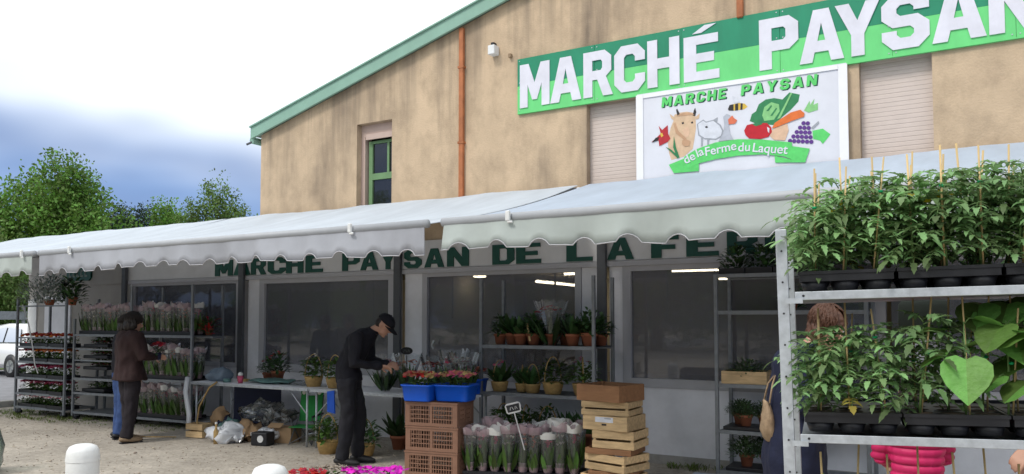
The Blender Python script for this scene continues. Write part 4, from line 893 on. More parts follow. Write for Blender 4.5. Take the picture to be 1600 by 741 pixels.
t = thing('pink_cup', 'pink cup with white lid on the first folding table', 'cup', (-8.76, -1.1, .74)); MB().lathe([(.03, 0), (.045, .10), (.04, .10), (.03, .02)], 14).build('cup', 'fl_pink', t, True); MB().ell((0, 0, .12), (.035, .035, .03)).build('lid', 'white', t, True)
t = thing('tape_roll', 'small teal roll on the first table next to the pink cup', 'roll', (-9.05, -1.08, .741)); MB().lathe([(.03, 0), (.055, 0), (.055, .05), (.03, .05)], 16).build('roll', 'teal', t, True)
tag(MB().box((0, 0, .012), (.16, .1, .024)).box((.02, 0, .03), (.12, .08, .01)).build('paper_pad', 'basket', loc=(-8.98, -.85, .741)), 'yellowish paper pad lying on the first table', 'paper')
potted('pot', BUSH[2], (-8.52, -.66, TZ), .4, 'dark reddish potted plant at the back of the first table, by the post', None, 1.15, 'red')
potted('pot', BUSH[2], (-8.76, -.62, TZ), .9, 'small dark potted plant left of the reddish one at the table back', None, .9, 'red')
# under the first table
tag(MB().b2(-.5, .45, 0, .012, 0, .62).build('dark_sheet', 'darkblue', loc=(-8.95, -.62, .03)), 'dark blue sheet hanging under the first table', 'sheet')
tag(crumple(MB().ell((0, 0, .11), (.30, .17, .13), n=30, m=18), .10, 6, 12).build('plastic_bag', 'bagplastic', smooth=True, loc=(-8.62, -1.42, 0)), 'white crumpled plastic bag on the ground under the first table', 'bag')
tag(crumple(MB().ell((0, 0, .09), (.2, .13, .10), n=26, m=16), .08, 7, 15).build('plastic_bag', 'bagplastic', smooth=True, loc=(-8.14, -1.18, 0)), 'smaller white plastic bag next to the cardboard box under the table', 'bag')
tag(crumple(MB().ell((0, 0, .30), (.52, .16, .12), n=30, m=14), .14, 5, 18).build('cellophane_heap', 'cello', smooth=True, loc=(-8.35, -.95, .04)), 'heap of clear bluish cellophane under the first table', 'film')
t = thing('cardboard_box', 'brown cardboard box under the right end of the first table', 'box', (-7.98, -1.02, 0), .2); MB().b2(-.17, .17, -.12, .12, 0, .2).build('box', 'cardboard', t, bevel=.004); MB().box((-.05, -.14, .23), (.2, .1, .006), Matrix.Rotation(.5, 3, 'X')).build('flap', 'cardboard', t)
t = thing('wooden_box', 'small orange-brown wooden box beside the left table leg', 'box', (-9.30, -1.32, 0), .1)
for z in (.05, .15): MB().b2(-.15, .15, -.1, -.09, z - .04, z + .04).b2(-.15, .15, .09, .1, z - .04, z + .04).b2(-.15, -.14, -.089, .089, z - .04, z + .04).b2(.14, .15, -.089, .089, z - .04, z + .04).build('slat', 'wood', t)
tag(crumple(MB().ell((0, 0, .2), (.12, .1, .2), n=20, m=14), .08, 8, 22).build('paper_bag', 'cardboard', smooth=True, loc=(-9.2, -1.05, 0)), 'brown paper bag standing behind the left table leg', 'bag')
t = thing('black_device', 'dark box with a pale round dial on the ground under the table', 'box', (-8.02, -1.36, 0), .2); MB().b2(-.12, .12, -.09, .09, 0, .17).build('case', 'black', t, bevel=.015); MB().tube([(.03, -.091, .09), (.03, -.10, .09)], .045, 16).build('dial', 'chalk', t)
t = thing('green_bottle', 'pale bottle standing among the bags under the first table', 'bottle', (-8.62, -1.6, 0)); MB().lathe([(.03, 0), (.032, .16), (.014, .2), (.014, .26)], 12).build('bottle', 'cream_' if False else 'basket', t, True); MB().lathe([(.016, .255), (.016, .28)], 10).build('cap', 'white', t)
for i, (x, y, c, l) in enumerate(((-8.85, -1.25, 'teal', 'crumpled teal wrapper on the ground under the first table'), (-8.98, -1.12, 'darkblue', 'dark blue crumpled wrapper near the left table leg'), (-8.45, -1.2, 'cardboard', 'crumpled brown paper between the bags under the table'))):
    tag(crumple(MB().ell((0, 0, .13), (.16, .12, .12), n=22, m=14), .12, 9, 30 + i).build('wrapper', c, smooth=True, loc=(x, y, 0)), l, 'wrapper')
tag(MB().tube([(-9.62, -1.28, .80), (-9.58, -1.34, .6), (-9.47, -1.36, .3), (-9.5, -1.34, .05)], .035, 6).build('clear_strip', 'bagplastic', smooth=True), 'white plastic strip hanging down the left table leg', 'strip')
tag(MB().tube([(-9.02, -1.27, .76), (-9.12, -1.32, .68), (-9.3, -1.33, .42), (-9.36, -1.32, .2), (-9.22, -1.34, .1)], .012, 6).build('rope', 'basket', smooth=True), 'pale twine hanging in a loop from the first table', 'twine')
tag(MB().tube([(-9.55, -1.5, .008), (-9.9, -1.7, .008), (-10.3, -1.72, .008)], .008, 5).build('hose', 'basket', smooth=True), 'thin pale cord lying on the gravel left of the table', 'cord')

# green folding child's chair
t = thing('folding_chair', 'small green canvas folding chair with two round eyes on top, under the tables', 'chair', (-7.62, -1.02, 0), R(20)); t.scale = (.9, .9, .88)
MB().box((0, .0, .26), (.36, .32, .012)).build('seat', 'frog', t, bevel=.005); bk = MB().box((0, .19, .50), (.34, .012, .38), Matrix.Rotation(-.15, 3, 'X')).build('backrest', 'frog', t, bevel=.005)
for s in (-1, 1):
    MB().ell((s * .12, .23, .73), (.06, .025, .06)).build('eye', 'frog', t, True).__setitem__('label', 'round green eye'); MB().ell((s * .12, .205, .73), (.03, .012, .03)).build('pupil', 'eyew', t, True)
    MB().tube([(s * .17, -.16, .01), (s * .17, .17, .40), (s * .17, .24, .7)], .009, 6).build('leg', 'post', t, True); MB().tube([(s * .17, .2, .01), (s * .17, -.15, .40)], .009, 6).build('leg', 'post', t, True)
    MB().tube([(s * .19, -.17, .42), (s * .19, .18, .43)], .016, 6).build('armrest', 'black', t, True)
    MB().tube([(-.17 * s, -.16, .02), (.17 * s, .18, .24)], .007, 6).build('crossbar', 'post', t, True)
# baskets
potted('basket', BUSH[0], (-7.52, -.98, TZ), .5, 'left basket plant with tall handle on the table left of the man', 'basket plants', 1.15, 'white', 'basket plant')
potted('basket', BUSH[0], (-7.13, -1.0, TZ), .2, 'right basket plant with tall handle on the table, half behind the man', 'basket plants', 1.15, None, 'basket plant')
potted('basket', BUSH[1], (-6.86, -1.40, 0), .3, 'basket plant with tall handle on the ground left of the man', 'basket plants', 1.3, None, 'basket plant')
t = potted('basket', BUSH[2], (-6.35, -1.32, 0), 1.2, 'dark basket plant with tall handle on the ground behind the man', 'basket plants', 1.2, None, 'basket plant')
potted('pot', DARK[0], (-6.32, -.72, 0), 0, 'dark leafy plant in a red pot on the ground below the bouquets', None, 1.35)
potted('pot', DARK[2], (-6.05, -.62, 0), 2, 'second dark leafy pot on the ground behind the brown crates', None, 1.3)
tag(crumple(MB().box((0, 0, 0), (.10, .03, .26)), .03, 9, 2).build('blue_cloth', 'blue', loc=(-6.93, -1.27, .60)), 'blue cloth hanging from the table edge behind the man', 'cloth')

# ================================================================== BOUQUETS, TUBS, CRATES
def bouquet(loc, label, s, cols, seed, lean=(0, 0), group='cellophane bouquets'):
    t = thing('wrapped_bouquet', label, 'bouquet', loc, seed, group); t.rotation_euler = (lean[0], lean[1], seed)
    n = 20; rr = random.Random(seed * 7); rings = []
    for z, r_ in ((0, .05), (.12, .06), (.3, .12), (.44, .17)):
        rings.append([(s * r_ * math.cos(2 * PI * j / n) * (1 + .14 * math.sin(j * 2.3 + seed + z * 4)), s * r_ * math.sin(2 * PI * j / n) * (1 + .14 * math.cos(j * 1.7 + seed)), s * (z + (.02 * math.sin(j * 2.9 + seed) if z > .4 else 0))) for j in range(n)])
    MB().ring(rings, False).build('wrap', 'cello', t, True)
    put('foliage', upright_mesh('foliage', 'dleaf', 40, .06 * s, .38 * s, .05, int(seed * 3) + 1, .6), t)
    for c in cols: put('blossoms', blossom_mesh('blossoms', 'fl_' + c, 16, .12 * s, .12 * s, .24 * s, .38 * s, .028, int(seed * 5) + len(c)), t)
    return t
bouquet((-6.30, -1.02, TZ), 'cellophane bouquet with pink flowers right at the man\'s hands', 1.0, ('pink', 'white'), 1.1)
bouquet((-6.05, -.88, TZ), 'dim cellophane bouquet just right of the man, behind the blue tubs', 1.0, ('salmon',), 2.1)
bouquet((-5.70, -.85, TZ), 'cellophane bouquet below the dark oval price sign', .95, ('red', 'salmon'), 3.1)
bouquet((-5.36, -.95, TZ), 'large upright cellophane bouquet behind the right blue tub', 1.15, ('pink', 'white'), 4.1)
bouquet((-5.15, -1.02, TZ), 'pale cellophane bouquet leaning right, above the right blue tub', 1.1, ('white',), 5.1)
def price_sign(loc, label, rz, stick, oval=False, tilt=0):
    t = thing('price_sign', label, 'price sign', loc, rz); t.rotation_euler = (0, tilt, rz)
    if oval: pts = [(.075 * math.cos(a * PI / 8), stick + .05 + .045 * math.sin(a * PI / 8)) for a in range(16)]
    else: pts = [(-.075, stick + .015), (-.06, stick), (.06, stick), (.075, stick + .015), (.08, stick + .085), (.06, stick + .105), (-.06, stick + .105), (-.08, stick + .085)]
    MB().prism(pts, (), -.004, .004).build('plate', 'black' if oval else 'chalk', t)
    if not oval:
        MB().prism([(-.062, stick + .016), (.062, stick + .016), (.066, stick + .088), (-.066, stick + .088)], (), -.0065, -.0045).build('slate', 'black', t)
    for i, (x, a) in enumerate(((-.03, .3), (-.005, -.4), (.02, .2), (.035, -.3))):
        MB().box((x, -.008, stick + .05), (.004, .002, .032), Matrix.Rotation(a, 3, 'Y')).build('chalk_stroke', 'chalk' if not oval else 'signgrey', t)
    MB().tube([(0, 0, stick), (.01, 0, 0)], .006, 6).build('stick', 'black' if oval else 'chalk', t)
price_sign((-5.95, -1.05, TZ), 'dark oval price sign on a stick among the bouquets', R(20), .44, True)

# brown plastic crates
def brown_crate(loc, rz, label):
    t = thing('plastic_crate', label, 'crate', loc, rz, 'brown plastic crates'); W_, D_, H_ = .60, .40, .25
    MB().b2(-W_ / 2 + .01, W_ / 2 - .01, -D_ / 2 + .01, D_ / 2 - .01, .004, .016).build('base', 'brown', t)
    for sx, ln, nm in ((0, W_, 'front'), (1, D_, 'side')):
        for sg in (-1, 1):
            m_ = MB(); 
            def P(a0, a1, z0, z1, th=.012, off=0):
                q = (D_ if sx == 0 else W_) / 2
                if sx == 0: m_.b2(a0, a1, sg * (q - th - off), sg * (q - off), z0, z1)
                else: m_.b2(sg * (q - th - off), sg * (q - off), a0, a1, z0, z1)
            h = ln / 2 if sx == 0 else ln / 2 - .0125
            P(-h, h, .205, .249); P(-h, h, .001, .035); P(-h, -h + .055, .0351, .2049); P(h - .055, h, .0351, .2049); P(-.015, .015, .0351, .2049)
            k = int(ln / .035)
            for i in range(k):
                a = -h + .065 + (2 * h - .13) * i / (k - 1); P(a - .004, a + .004, .0352, .2048, .008, .003)
            for z in (.075, .12, .165): P(-h + .0555, h - .0555, z - .005, z + .005, .006, .0045)
            m_.build('side_panel', 'brown', t)
    MB().b2(-W_ / 2 - .006, W_ / 2 + .006, -D_ / 2 - .006, -D_ / 2 - .0005, .232, .246).b2(W_ / 2 + .0005, W_ / 2 + .006, -D_ / 2, D_ / 2, .232, .246).build('rim', 'brown', t)
CB = (-4.98, -1.72)
for i, l in enumerate(('lowest', 'middle', 'top')):
    brown_crate((CB[0] + u(-.006, .006), CB[1] + u(-.006, .006), .001 + i * .252), R(9) + u(-.012, .012), f'{l} crate of the brown plastic crate stack under the blue tubs')
def tub(loc, rz, w0, d0, label, cols, seed):
    t = thing('flower_tub', label, 'tub', loc, rz, 'blue tubs of flowers'); h = .17
    def rr_(w_, d_, z): 
        pts = []; r_ = .04
        for cx, cy, a0 in ((w_ - r_, d_ - r_, 0), (-w_ + r_, d_ - r_, 90), (-w_ + r_, -d_ + r_, 180), (w_ - r_, -d_ + r_, 270)):
            for k in range(5): a = R(a0 + k * 22.5); pts.append((cx + r_ * math.cos(a), cy + r_ * math.sin(a), z))
        return pts
    a, b = w0 / 2, d0 / 2
    MB().ring([rr_(a * .86, b * .86, .0), rr_(a * .88, b * .88, .01), rr_(a * .97, b * .97, h - .02), rr_(a * 1.04, b * 1.04, h - .018), rr_(a * 1.05, b * 1.05, h), rr_(a * .97, b * .97, h), rr_(a * .93, b * .93, h - .05)]).build('tub', 'blue', t, True)
    put('foliage', bush_mesh('foliage', 'mleaf', 140, max(a, b) * 1.05, .14, .06, .03, 'oval', .8, seed, base=h - .06), t, scale=(1, d0 / w0, 1))
    for i, c in enumerate(cols): put('blossoms', blossom_mesh('blossoms', 'fl_' + c, 34, a, b, h + .02, h + .13, .03, seed + i, 6), t)
tub((-5.12, -1.86, .761), R(8), .34, .28, 'left blue tub of orange-red flowers on the brown crates', ('salmon', 'red', 'cream'), 201)
tub((-4.80, -1.68, .761), R(12), .40, .32, 'right blue tub of salmon flowers on the brown crates', ('salmon', 'cream', 'pink'), 207)
tub((-5.25, -.72, TZ), R(5), .34, .26, 'dim blue tub of flowers on the table behind, next to the rack', ('salmon', 'darkred'), 213)

# wooden crates
def wood_crate(loc, rz, W_, D_, H_, label, kind='slat', mname='wood', sticker=False):
    t = thing('wooden_crate', label, 'crate', loc, rz, 'stack of wooden crates'); th = .008
    for x in (-1, 1):
        for y in (-1, 1): MB().box((x * (W_ / 2 - .022), y * (D_ / 2 - .022), H_ / 2 + .004), (.026, .026, H_ - .002)).build('corner_block', mname, t)
    rows = {'slat': ((0, .42), (.55, 1)), 'solid': ((0, 1),), 'open': ((0, .3), (.62, 1))}[kind]
    for a, b in rows:
        for y in (-1, 1): MB().box((0, y * (D_ / 2 - th / 2), H_ * (a + b) / 2), (W_, th, H_ * (b - a))).build('slat', mname, t, bevel=.002)
        for x in (-1, 1): MB().box((x * (W_ / 2 - th / 2), 0, H_ * (a + b) / 2), (th, D_ - 2 * th - .001, H_ * (b - a))).build('slat', mname, t, bevel=.002)
    for i in range(4): MB().box((-W_ / 2 + W_ * (i + .5) / 4, 0, .004), (W_ / 4 - .012, D_ - 2 * th - .002, .006)).build('bottom_slat', mname, t)
    if sticker:
        MB().b2(-.10, .09, -D_ / 2 - .002, -D_ / 2 - .0005, H_ * .56, H_ * .92).build('paper_label', 'p_paleline', t); MB().b2(.0, .07, -D_ / 2 - .0035, -D_ / 2 - .0022, H_ * .8, H_ * .88).build('label_print', 'p_outline', t)
        MB().b2(-.03, .02, -D_ / 2 - .0025, -D_ / 2 - .0005, H_ * .34, H_ * .46).build('hand_hole', 'black', t)
    return t
WX, WY = -3.13, -1.42; z = .0
for i, (H_, W_, D_, dx, dy, rz, kind, mn, st, l) in enumerate((
    (.135, .50, .42, .00, 0, -6, 'open', 'wood', False, 'lowest wooden crate of the stack, at the bottom edge'),
    (.035, .44, .40, .02, .01, 6, 'solid', 'wood2', False, 'thin brown tray-like crate near the bottom of the wooden stack'),
    (.15, .47, .40, .03, .0, -14, 'slat', 'wood', False, 'pale slatted crate above the lowest wooden crate'),
    (.055, .46, .40, .01, .01, 2, 'solid', 'wood2', False, 'flat dark brown crate in the lower middle of the wooden stack'),
    (.165, .42, .40, .06, .02, 1, 'slat', 'wood', False, 'narrow pale slatted crate in the middle of the wooden stack'),
    (.135, .47, .40, .0, .01, -4, 'solid', 'wood', True, 'pale wooden crate with a white paper label in the stack'),
    (.13, .48, .40, -.025, .02, 2, 'slat', 'wood', False, 'pale slatted crate directly under the brown top crate'),
    (.155, .50, .42, -.035, .0, -12, 'solid', 'wood2', False, 'reddish brown solid crate on top of the wooden stack'))):
    wood_crate((WX + dx, WY + dy, z + .001), R(rz), W_, D_, H_, l, kind, mn, st); z += H_ + .003

# sleeved flowers in front
SR = thing('flower_bench', 'low dark bench under the sleeved flowers in front of the plant rack', 'bench', (-4.62, -1.82, 0), R(20)); SW = 1.22
MB().b2(0, SW, 0, .42, .045, .07).build('bench_top', 'black', SR)
for x in (.03, SW - .03):
    for y in (.03, .39): MB().b2(x - .02, x + .02, y - .02, y + .02, 0, .044).build('leg', 'black', SR)
for r_ in range(3):
    for i in range(9 - (r_ == 1)):
        lx = .07 + i * .132 + (.06 if r_ % 2 else 0) + u(-.01, .01); ly = .06 + r_ * .13
        sleeved(rng.randrange(4), (-4.62 + lx * math.cos(R(20)) - ly * math.sin(R(20)), -1.82 + lx * math.sin(R(20)) + ly * math.cos(R(20)), .072), u(0, 6.3), f"{ORD[i]} sleeved pot from left, {['front', 'middle', 'back'][r_]} row, beside the wooden crates", 'sleeved flower pots on the bench', u(1.0, 1.12))
price_sign((-4.02, -1.62, .3), 'small black slate price sign with pale rim above the sleeved flowers', R(25), .38, False, R(-14))

# ================================================================== PLANT RACKS
RK = (-5.09, -.75)
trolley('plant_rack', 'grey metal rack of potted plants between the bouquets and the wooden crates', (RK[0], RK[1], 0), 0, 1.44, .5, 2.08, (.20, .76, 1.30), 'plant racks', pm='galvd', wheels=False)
for i, x in enumerate((.14, .30, .45, .62, 1.12, 1.32)):
    potted('pot', BUSH[2] if i in (0, 3, 5) else DARK[i % 3], (RK[0] + x, RK[1] + (.2 if i < 2 else .14), 1.313), i * 1.3, f"{['leftmost', 'second', 'third', 'fourth', 'fifth', 'rightmost'][i]} dark-leaved terracotta pot on the rack's upper shelf", 'terracotta pots on the rack', u(.95, 1.12))
for i, x in enumerate((.2, .38, .56, .92, 1.2, 1.36)): potted('pot', BUSH[2] if i % 2 else DARK[(i + 1) % 3], (RK[0] + x, RK[1] + .36, 1.313), i * 2.1, f"{ORD[i]} terracotta pot from the left in the back row of the rack's upper shelf", 'terracotta pots at the back of the rack', u(.95, 1.1))
t = bouquet((RK[0] + .84, RK[1] + .16, 1.313), 'big clear-wrapped plant with a red flower on the rack\'s upper shelf', 1.15, ('red', 'white'), 6.1, group=None); put('pot', POTM, t)
tag(MB().box((0, 0, .1), (.022, .004, .2), Matrix.Rotation(-.2, 3, 'Y')).build('plant_label', 'bamboo', loc=(RK[0] + .60, RK[1] + .06, 1.36)), 'pale stick label leaning in the pots on the rack\'s upper shelf', 'plant label')
BL = [(.18, .12, 'DARK', 1), (.44, .2, 'DARK', .85), (.62, .12, 'DARK', .9), (.88, .12, 'BUSH', 1.15), (1.24, .14, 'BUSH', 1.15)]
for i, (x, y, k, s) in enumerate(BL):
    potted('basket', (DARK if k == 'DARK' else BUSH)[i % 3], (RK[0] + x, RK[1] + y, .773), 1.2 + i, f"{['leftmost', 'second', 'third', 'fourth', 'rightmost'][i]} yellow basket plant on the rack's middle shelf", 'basket plants on the rack', s, 'pink' if i in (0, 4) else None, 'basket plant')
for i, x in enumerate((.2, .5, .78, 1.06, 1.3)):
    potted('basket' if i < 3 else 'pot', BUSH[i % 3] if i < 3 else DARK[i % 3], (RK[0] + x, RK[1] + .18, .213), i * 1.7, f"{['leftmost', 'second', 'third', 'fourth', 'rightmost'][i]} dim plant on the rack's lowest shelf behind the sleeved flowers", 'plants on the lowest rack shelf', 1.15)

RQ = (-2.37, -.58)
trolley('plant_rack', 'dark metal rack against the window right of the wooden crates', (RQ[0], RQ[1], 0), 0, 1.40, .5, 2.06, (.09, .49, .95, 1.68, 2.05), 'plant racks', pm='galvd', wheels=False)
for i in range(5):
    t = thing('seedling_tray', f"{['leftmost', 'second', 'third', 'fourth', 'fifth'][i]} tray of dark foliage on top of the rack under the letters", 'plant tray', (RQ[0] + .15 + i * .27, RQ[1] + .24, 2.064), 0, 'dark foliage trays on the rack top')
    if i == 0: TOPM = bush_mesh('foliage', 'dleaf', 190, .2, .34, .08, .035, 'oval', 1.0, 301); TTM = MB().b2(-.13, .13, -.2, .2, 0, .06).mesh('tray', 'black', False)
    put('tray', TTM, t); put('foliage', TOPM, t, loc=(0, 0, .03), rot=(0, 0, i * 1.1))
t = wood_crate((RQ[0] + .26, RQ[1] + .16, .963), .05, .44, .32, .125, 'pale wooden box of green herbs on the rack\'s third shelf', 'solid'); t['group'] = 'boxes on the dark rack'; put('foliage', HERB[0], t, loc=(0, 0, .04), scale=(1.4, 1.0, 1.0))
t = thing('plant_tray', 'black tray with terracotta pots of herbs on the rack\'s second shelf', 'plant tray', (RQ[0] + .3, RQ[1] + .18, .503), .03); MB().b2(-.25, .25, -.17, .17, 0, .035).build('tray', 'black', t, bevel=.006)
for x, y in ((-.05, -.05), (.12, .02), (-.14, .08)): put('pot', POTM, t, loc=(x, y, .036), scale=.85); put('foliage', HERB[1], t, loc=(x, y, .12), scale=.85)
t = thing('plant_tray', 'black tray with a bushy grey-green herb on the rack\'s lowest shelf', 'plant tray', (RQ[0] + .34, RQ[1] + .18, .103), .03); MB().b2(-.27, .27, -.17, .17, 0, .035).build('tray', 'black', t, bevel=.006)
for x, y in ((-.09, -.03), (.10, .02)): put('pot', POTM, t, loc=(x, y, .036), scale=.9); put('foliage', HERB[0], t, loc=(x, y, .12), scale=1.15)
t = thing('hanging_pot', 'dark plant hanging under the upper shelf of the dark rack', 'potted plant', (RQ[0] + .72, RQ[1] + .1, 1.70)); put('foliage', bush_mesh('foliage', 'dleaf', 70, .12, .3, .09, .04, 'oval', .8, 311), t); put('pot', POTM, t, scale=.8)
t = thing('green_crate', 'pale green plastic box on the ground at the bottom edge by the wall', 'box', (-2.28, -1.05, 0), .1); MB().b2(-.2, .2, -.14, .14, 0, .1).build('box', 'canvas_r', t, bevel=.02); MB().b2(-.21, .21, -.15, .15, .101, .12).build('lid', 'canvas_r', t, bevel=.008)

# bedding flowers at the bottom edge
for x, y, c, l in ((-4.86, -3.12, ('magenta',), 'bright magenta flowers at the bottom edge left of the brown crates'), (-4.62, -2.98, ('magenta',), 'magenta flowers nearest the brown crate stack'), (-5.17, -3.42, ('red',), 'red flowers at the bottom edge beside the white bollard'), (-5.12, -3.18, ('cream', 'white'), 'pale green flowering plant between red and magenta flowers')):
    t = thing('bedding_flowers', l, 'flowers', (x, y, 0), u(0, 3)); k = 1.1
    MB().lathe([(.09, 0), (.12, .12), (.125, .12), (.125, .135), (.11, .13)], 16).build('pot', 'black', t, True)
    put('foliage', bush_mesh('foliage', 'mleaf', 130, .17, .16, .05, .03, 'oval', .8, int(abs(x) * 100), base=.1), t)
    for cc in c: put('blossoms', blossom_mesh('blossoms', 'fl_' + cc, 60, .15, .15, .20, .285, .030, int(abs(x) * 77)), t)
t = thing('wrapped_shrub', 'plant in a pale green plastic bag at the left edge', 'plant', (-9.12, -4.22, 0)); put('foliage', bush_mesh('foliage', 'mleaf', 200, .20, .3, .07, .035, 'oval', .8, 321), t)
MB().ring([[(r_ * math.cos(2 * PI * j / 20) * (1 + .08 * math.sin(j * 2.1)), r_ * math.sin(2 * PI * j / 20) * (1 + .08 * math.cos(j * 1.3)), z + .02 * math.sin(j * 1.9)) for j in range(20)] for z, r_ in ((0, .2), (.08, .24), (.15, .235), (.25, .25), (.35, .22), (.43, .20), (.5, .15), (.54, .12), (.60, .14))], False).build('bag', 'greenbag', t, True)

# ================================================================== PEOPLE
def remesh(mb, voxel, mname, name, smooth=4, fold=0, ffreq=9, seed=0, quilt=0):
    me = mb.mesh('tmp', mname); ob = bpy.data.objects.new('tmp', me); sc.collection.objects.link(ob)
    r = ob.modifiers.new('r', 'REMESH'); r.mode = 'VOXEL'; r.voxel_size = voxel
    s = ob.modifiers.new('s', 'SMOOTH'); s.iterations = smooth; s.factor = .5
    dg = bpy.context.evaluated_depsgraph_get(); out_ = bpy.data.meshes.new_from_object(ob.evaluated_get(dg)); bpy.data.objects.remove(ob)
    out_.name = name
    if fold or quilt:
        co = [v.co.copy() for v in out_.vertices]; no = [v.normal.copy() for v in out_.vertices]
        for v, c, n_ in zip(out_.vertices, co, no):
            f = noise.noise(V((c.x * ffreq, c.y * ffreq, c.z * ffreq * .55 + seed))) + .5 * noise.noise(V((c.x * ffreq * 2, c.y * ffreq * 2, c.z * ffreq * 1.4 + seed)))
            q = -abs(math.sin(c.z * PI / quilt)) ** .35 if quilt else 0
            v.co = c + n_ * (f * fold - (.022 * (1 + q) if quilt else 0))
    out_.polygons.foreach_set('use_smooth', [True] * len(out_.polygons)); out_.materials.clear(); out_.materials.append(M[mname]); return out_

def frame(fw, up=(0, 0, 1)):
    f = V(fw).normalized(); l = V(up).cross(f).normalized(); u_ = f.cross(l); return Matrix((f, l, u_)).transposed()

def head_parts(mb, c, F):
    c = V(c); g = lambda p: c + F @ V(p)
    mb.ell(c + F @ V((-.008, 0, .02)), (.098, .076, .105), F); mb.ell(g((.025, 0, -.055)), (.066, .058, .068), F)
    mb.tube([g((.09, 0, .02)), g((.108, 0, -.018)), g((.085, 0, -.032))], [.010, .015, .012], 8)      # nose
    mb.ell(g((.082, 0, -.068)), (.015, .026, .009), F); mb.ell(g((.072, 0, -.105)), (.022, .024, .016), F)    # lips, chin
    mb.ell(g((.078, 0, .038)), (.018, .05, .012), F)
    for s in (-1, 1): mb.ell(g((-.012, s * .078, -.005)), (.020, .010, .032), F)

def hand(mb, wr, d, nrm, curl=.5, s=1.):
    """palm + four fingers of different lengths + thumb leaving the side of the palm"""
    d = V(d).normalized(); n_ = V(nrm); n_ = (n_ - d * n_.dot(d)).normalized(); sd = d.cross(n_)
    F = Matrix((d, sd, n_)).transposed(); w_ = V(wr)
    mb.ell(w_ + d * .048 * s, (.052 * s, .041 * s, .017 * s), F, 12, 8); mb.tube([w_ - d * .03, w_ + d * .02], .023 * s, 8)
    for k, (off, ln) in enumerate(((-.030, .070), (-.010, .080), (.010, .075), (.029, .058))):
        b = w_ + d * .086 * s + sd * off * s; a1, a2, a3 = curl * .6, curl * 1.2, curl * 1.7
        p1 = b + (d * math.cos(a1) - n_ * math.sin(a1)) * ln * .45 * s; p2 = p1 + (d * math.cos(a2) - n_ * math.sin(a2)) * ln * .32 * s; p3 = p2 + (d * math.cos(a3) - n_ * math.sin(a3)) * ln * .26 * s
        mb.tube([b - d * .02, b, p1, p2, p3], [.010 * s, .0098 * s, .0092 * s, .0086 * s, .0072 * s], 7, round_=True)
    b = w_ + d * .03 * s - sd * .036 * s; p1 = b + (d * .6 - sd * .7 - n_ * .3).normalized() * .036 * s; p2 = p1 + (d * .95 - sd * .2 - n_ * .4).normalized() * .034 * s
    mb.tube([b + sd * .01, b, p1, p2], [.014 * s, .0125 * s, .011 * s, .0085 * s], 7, round_=True)

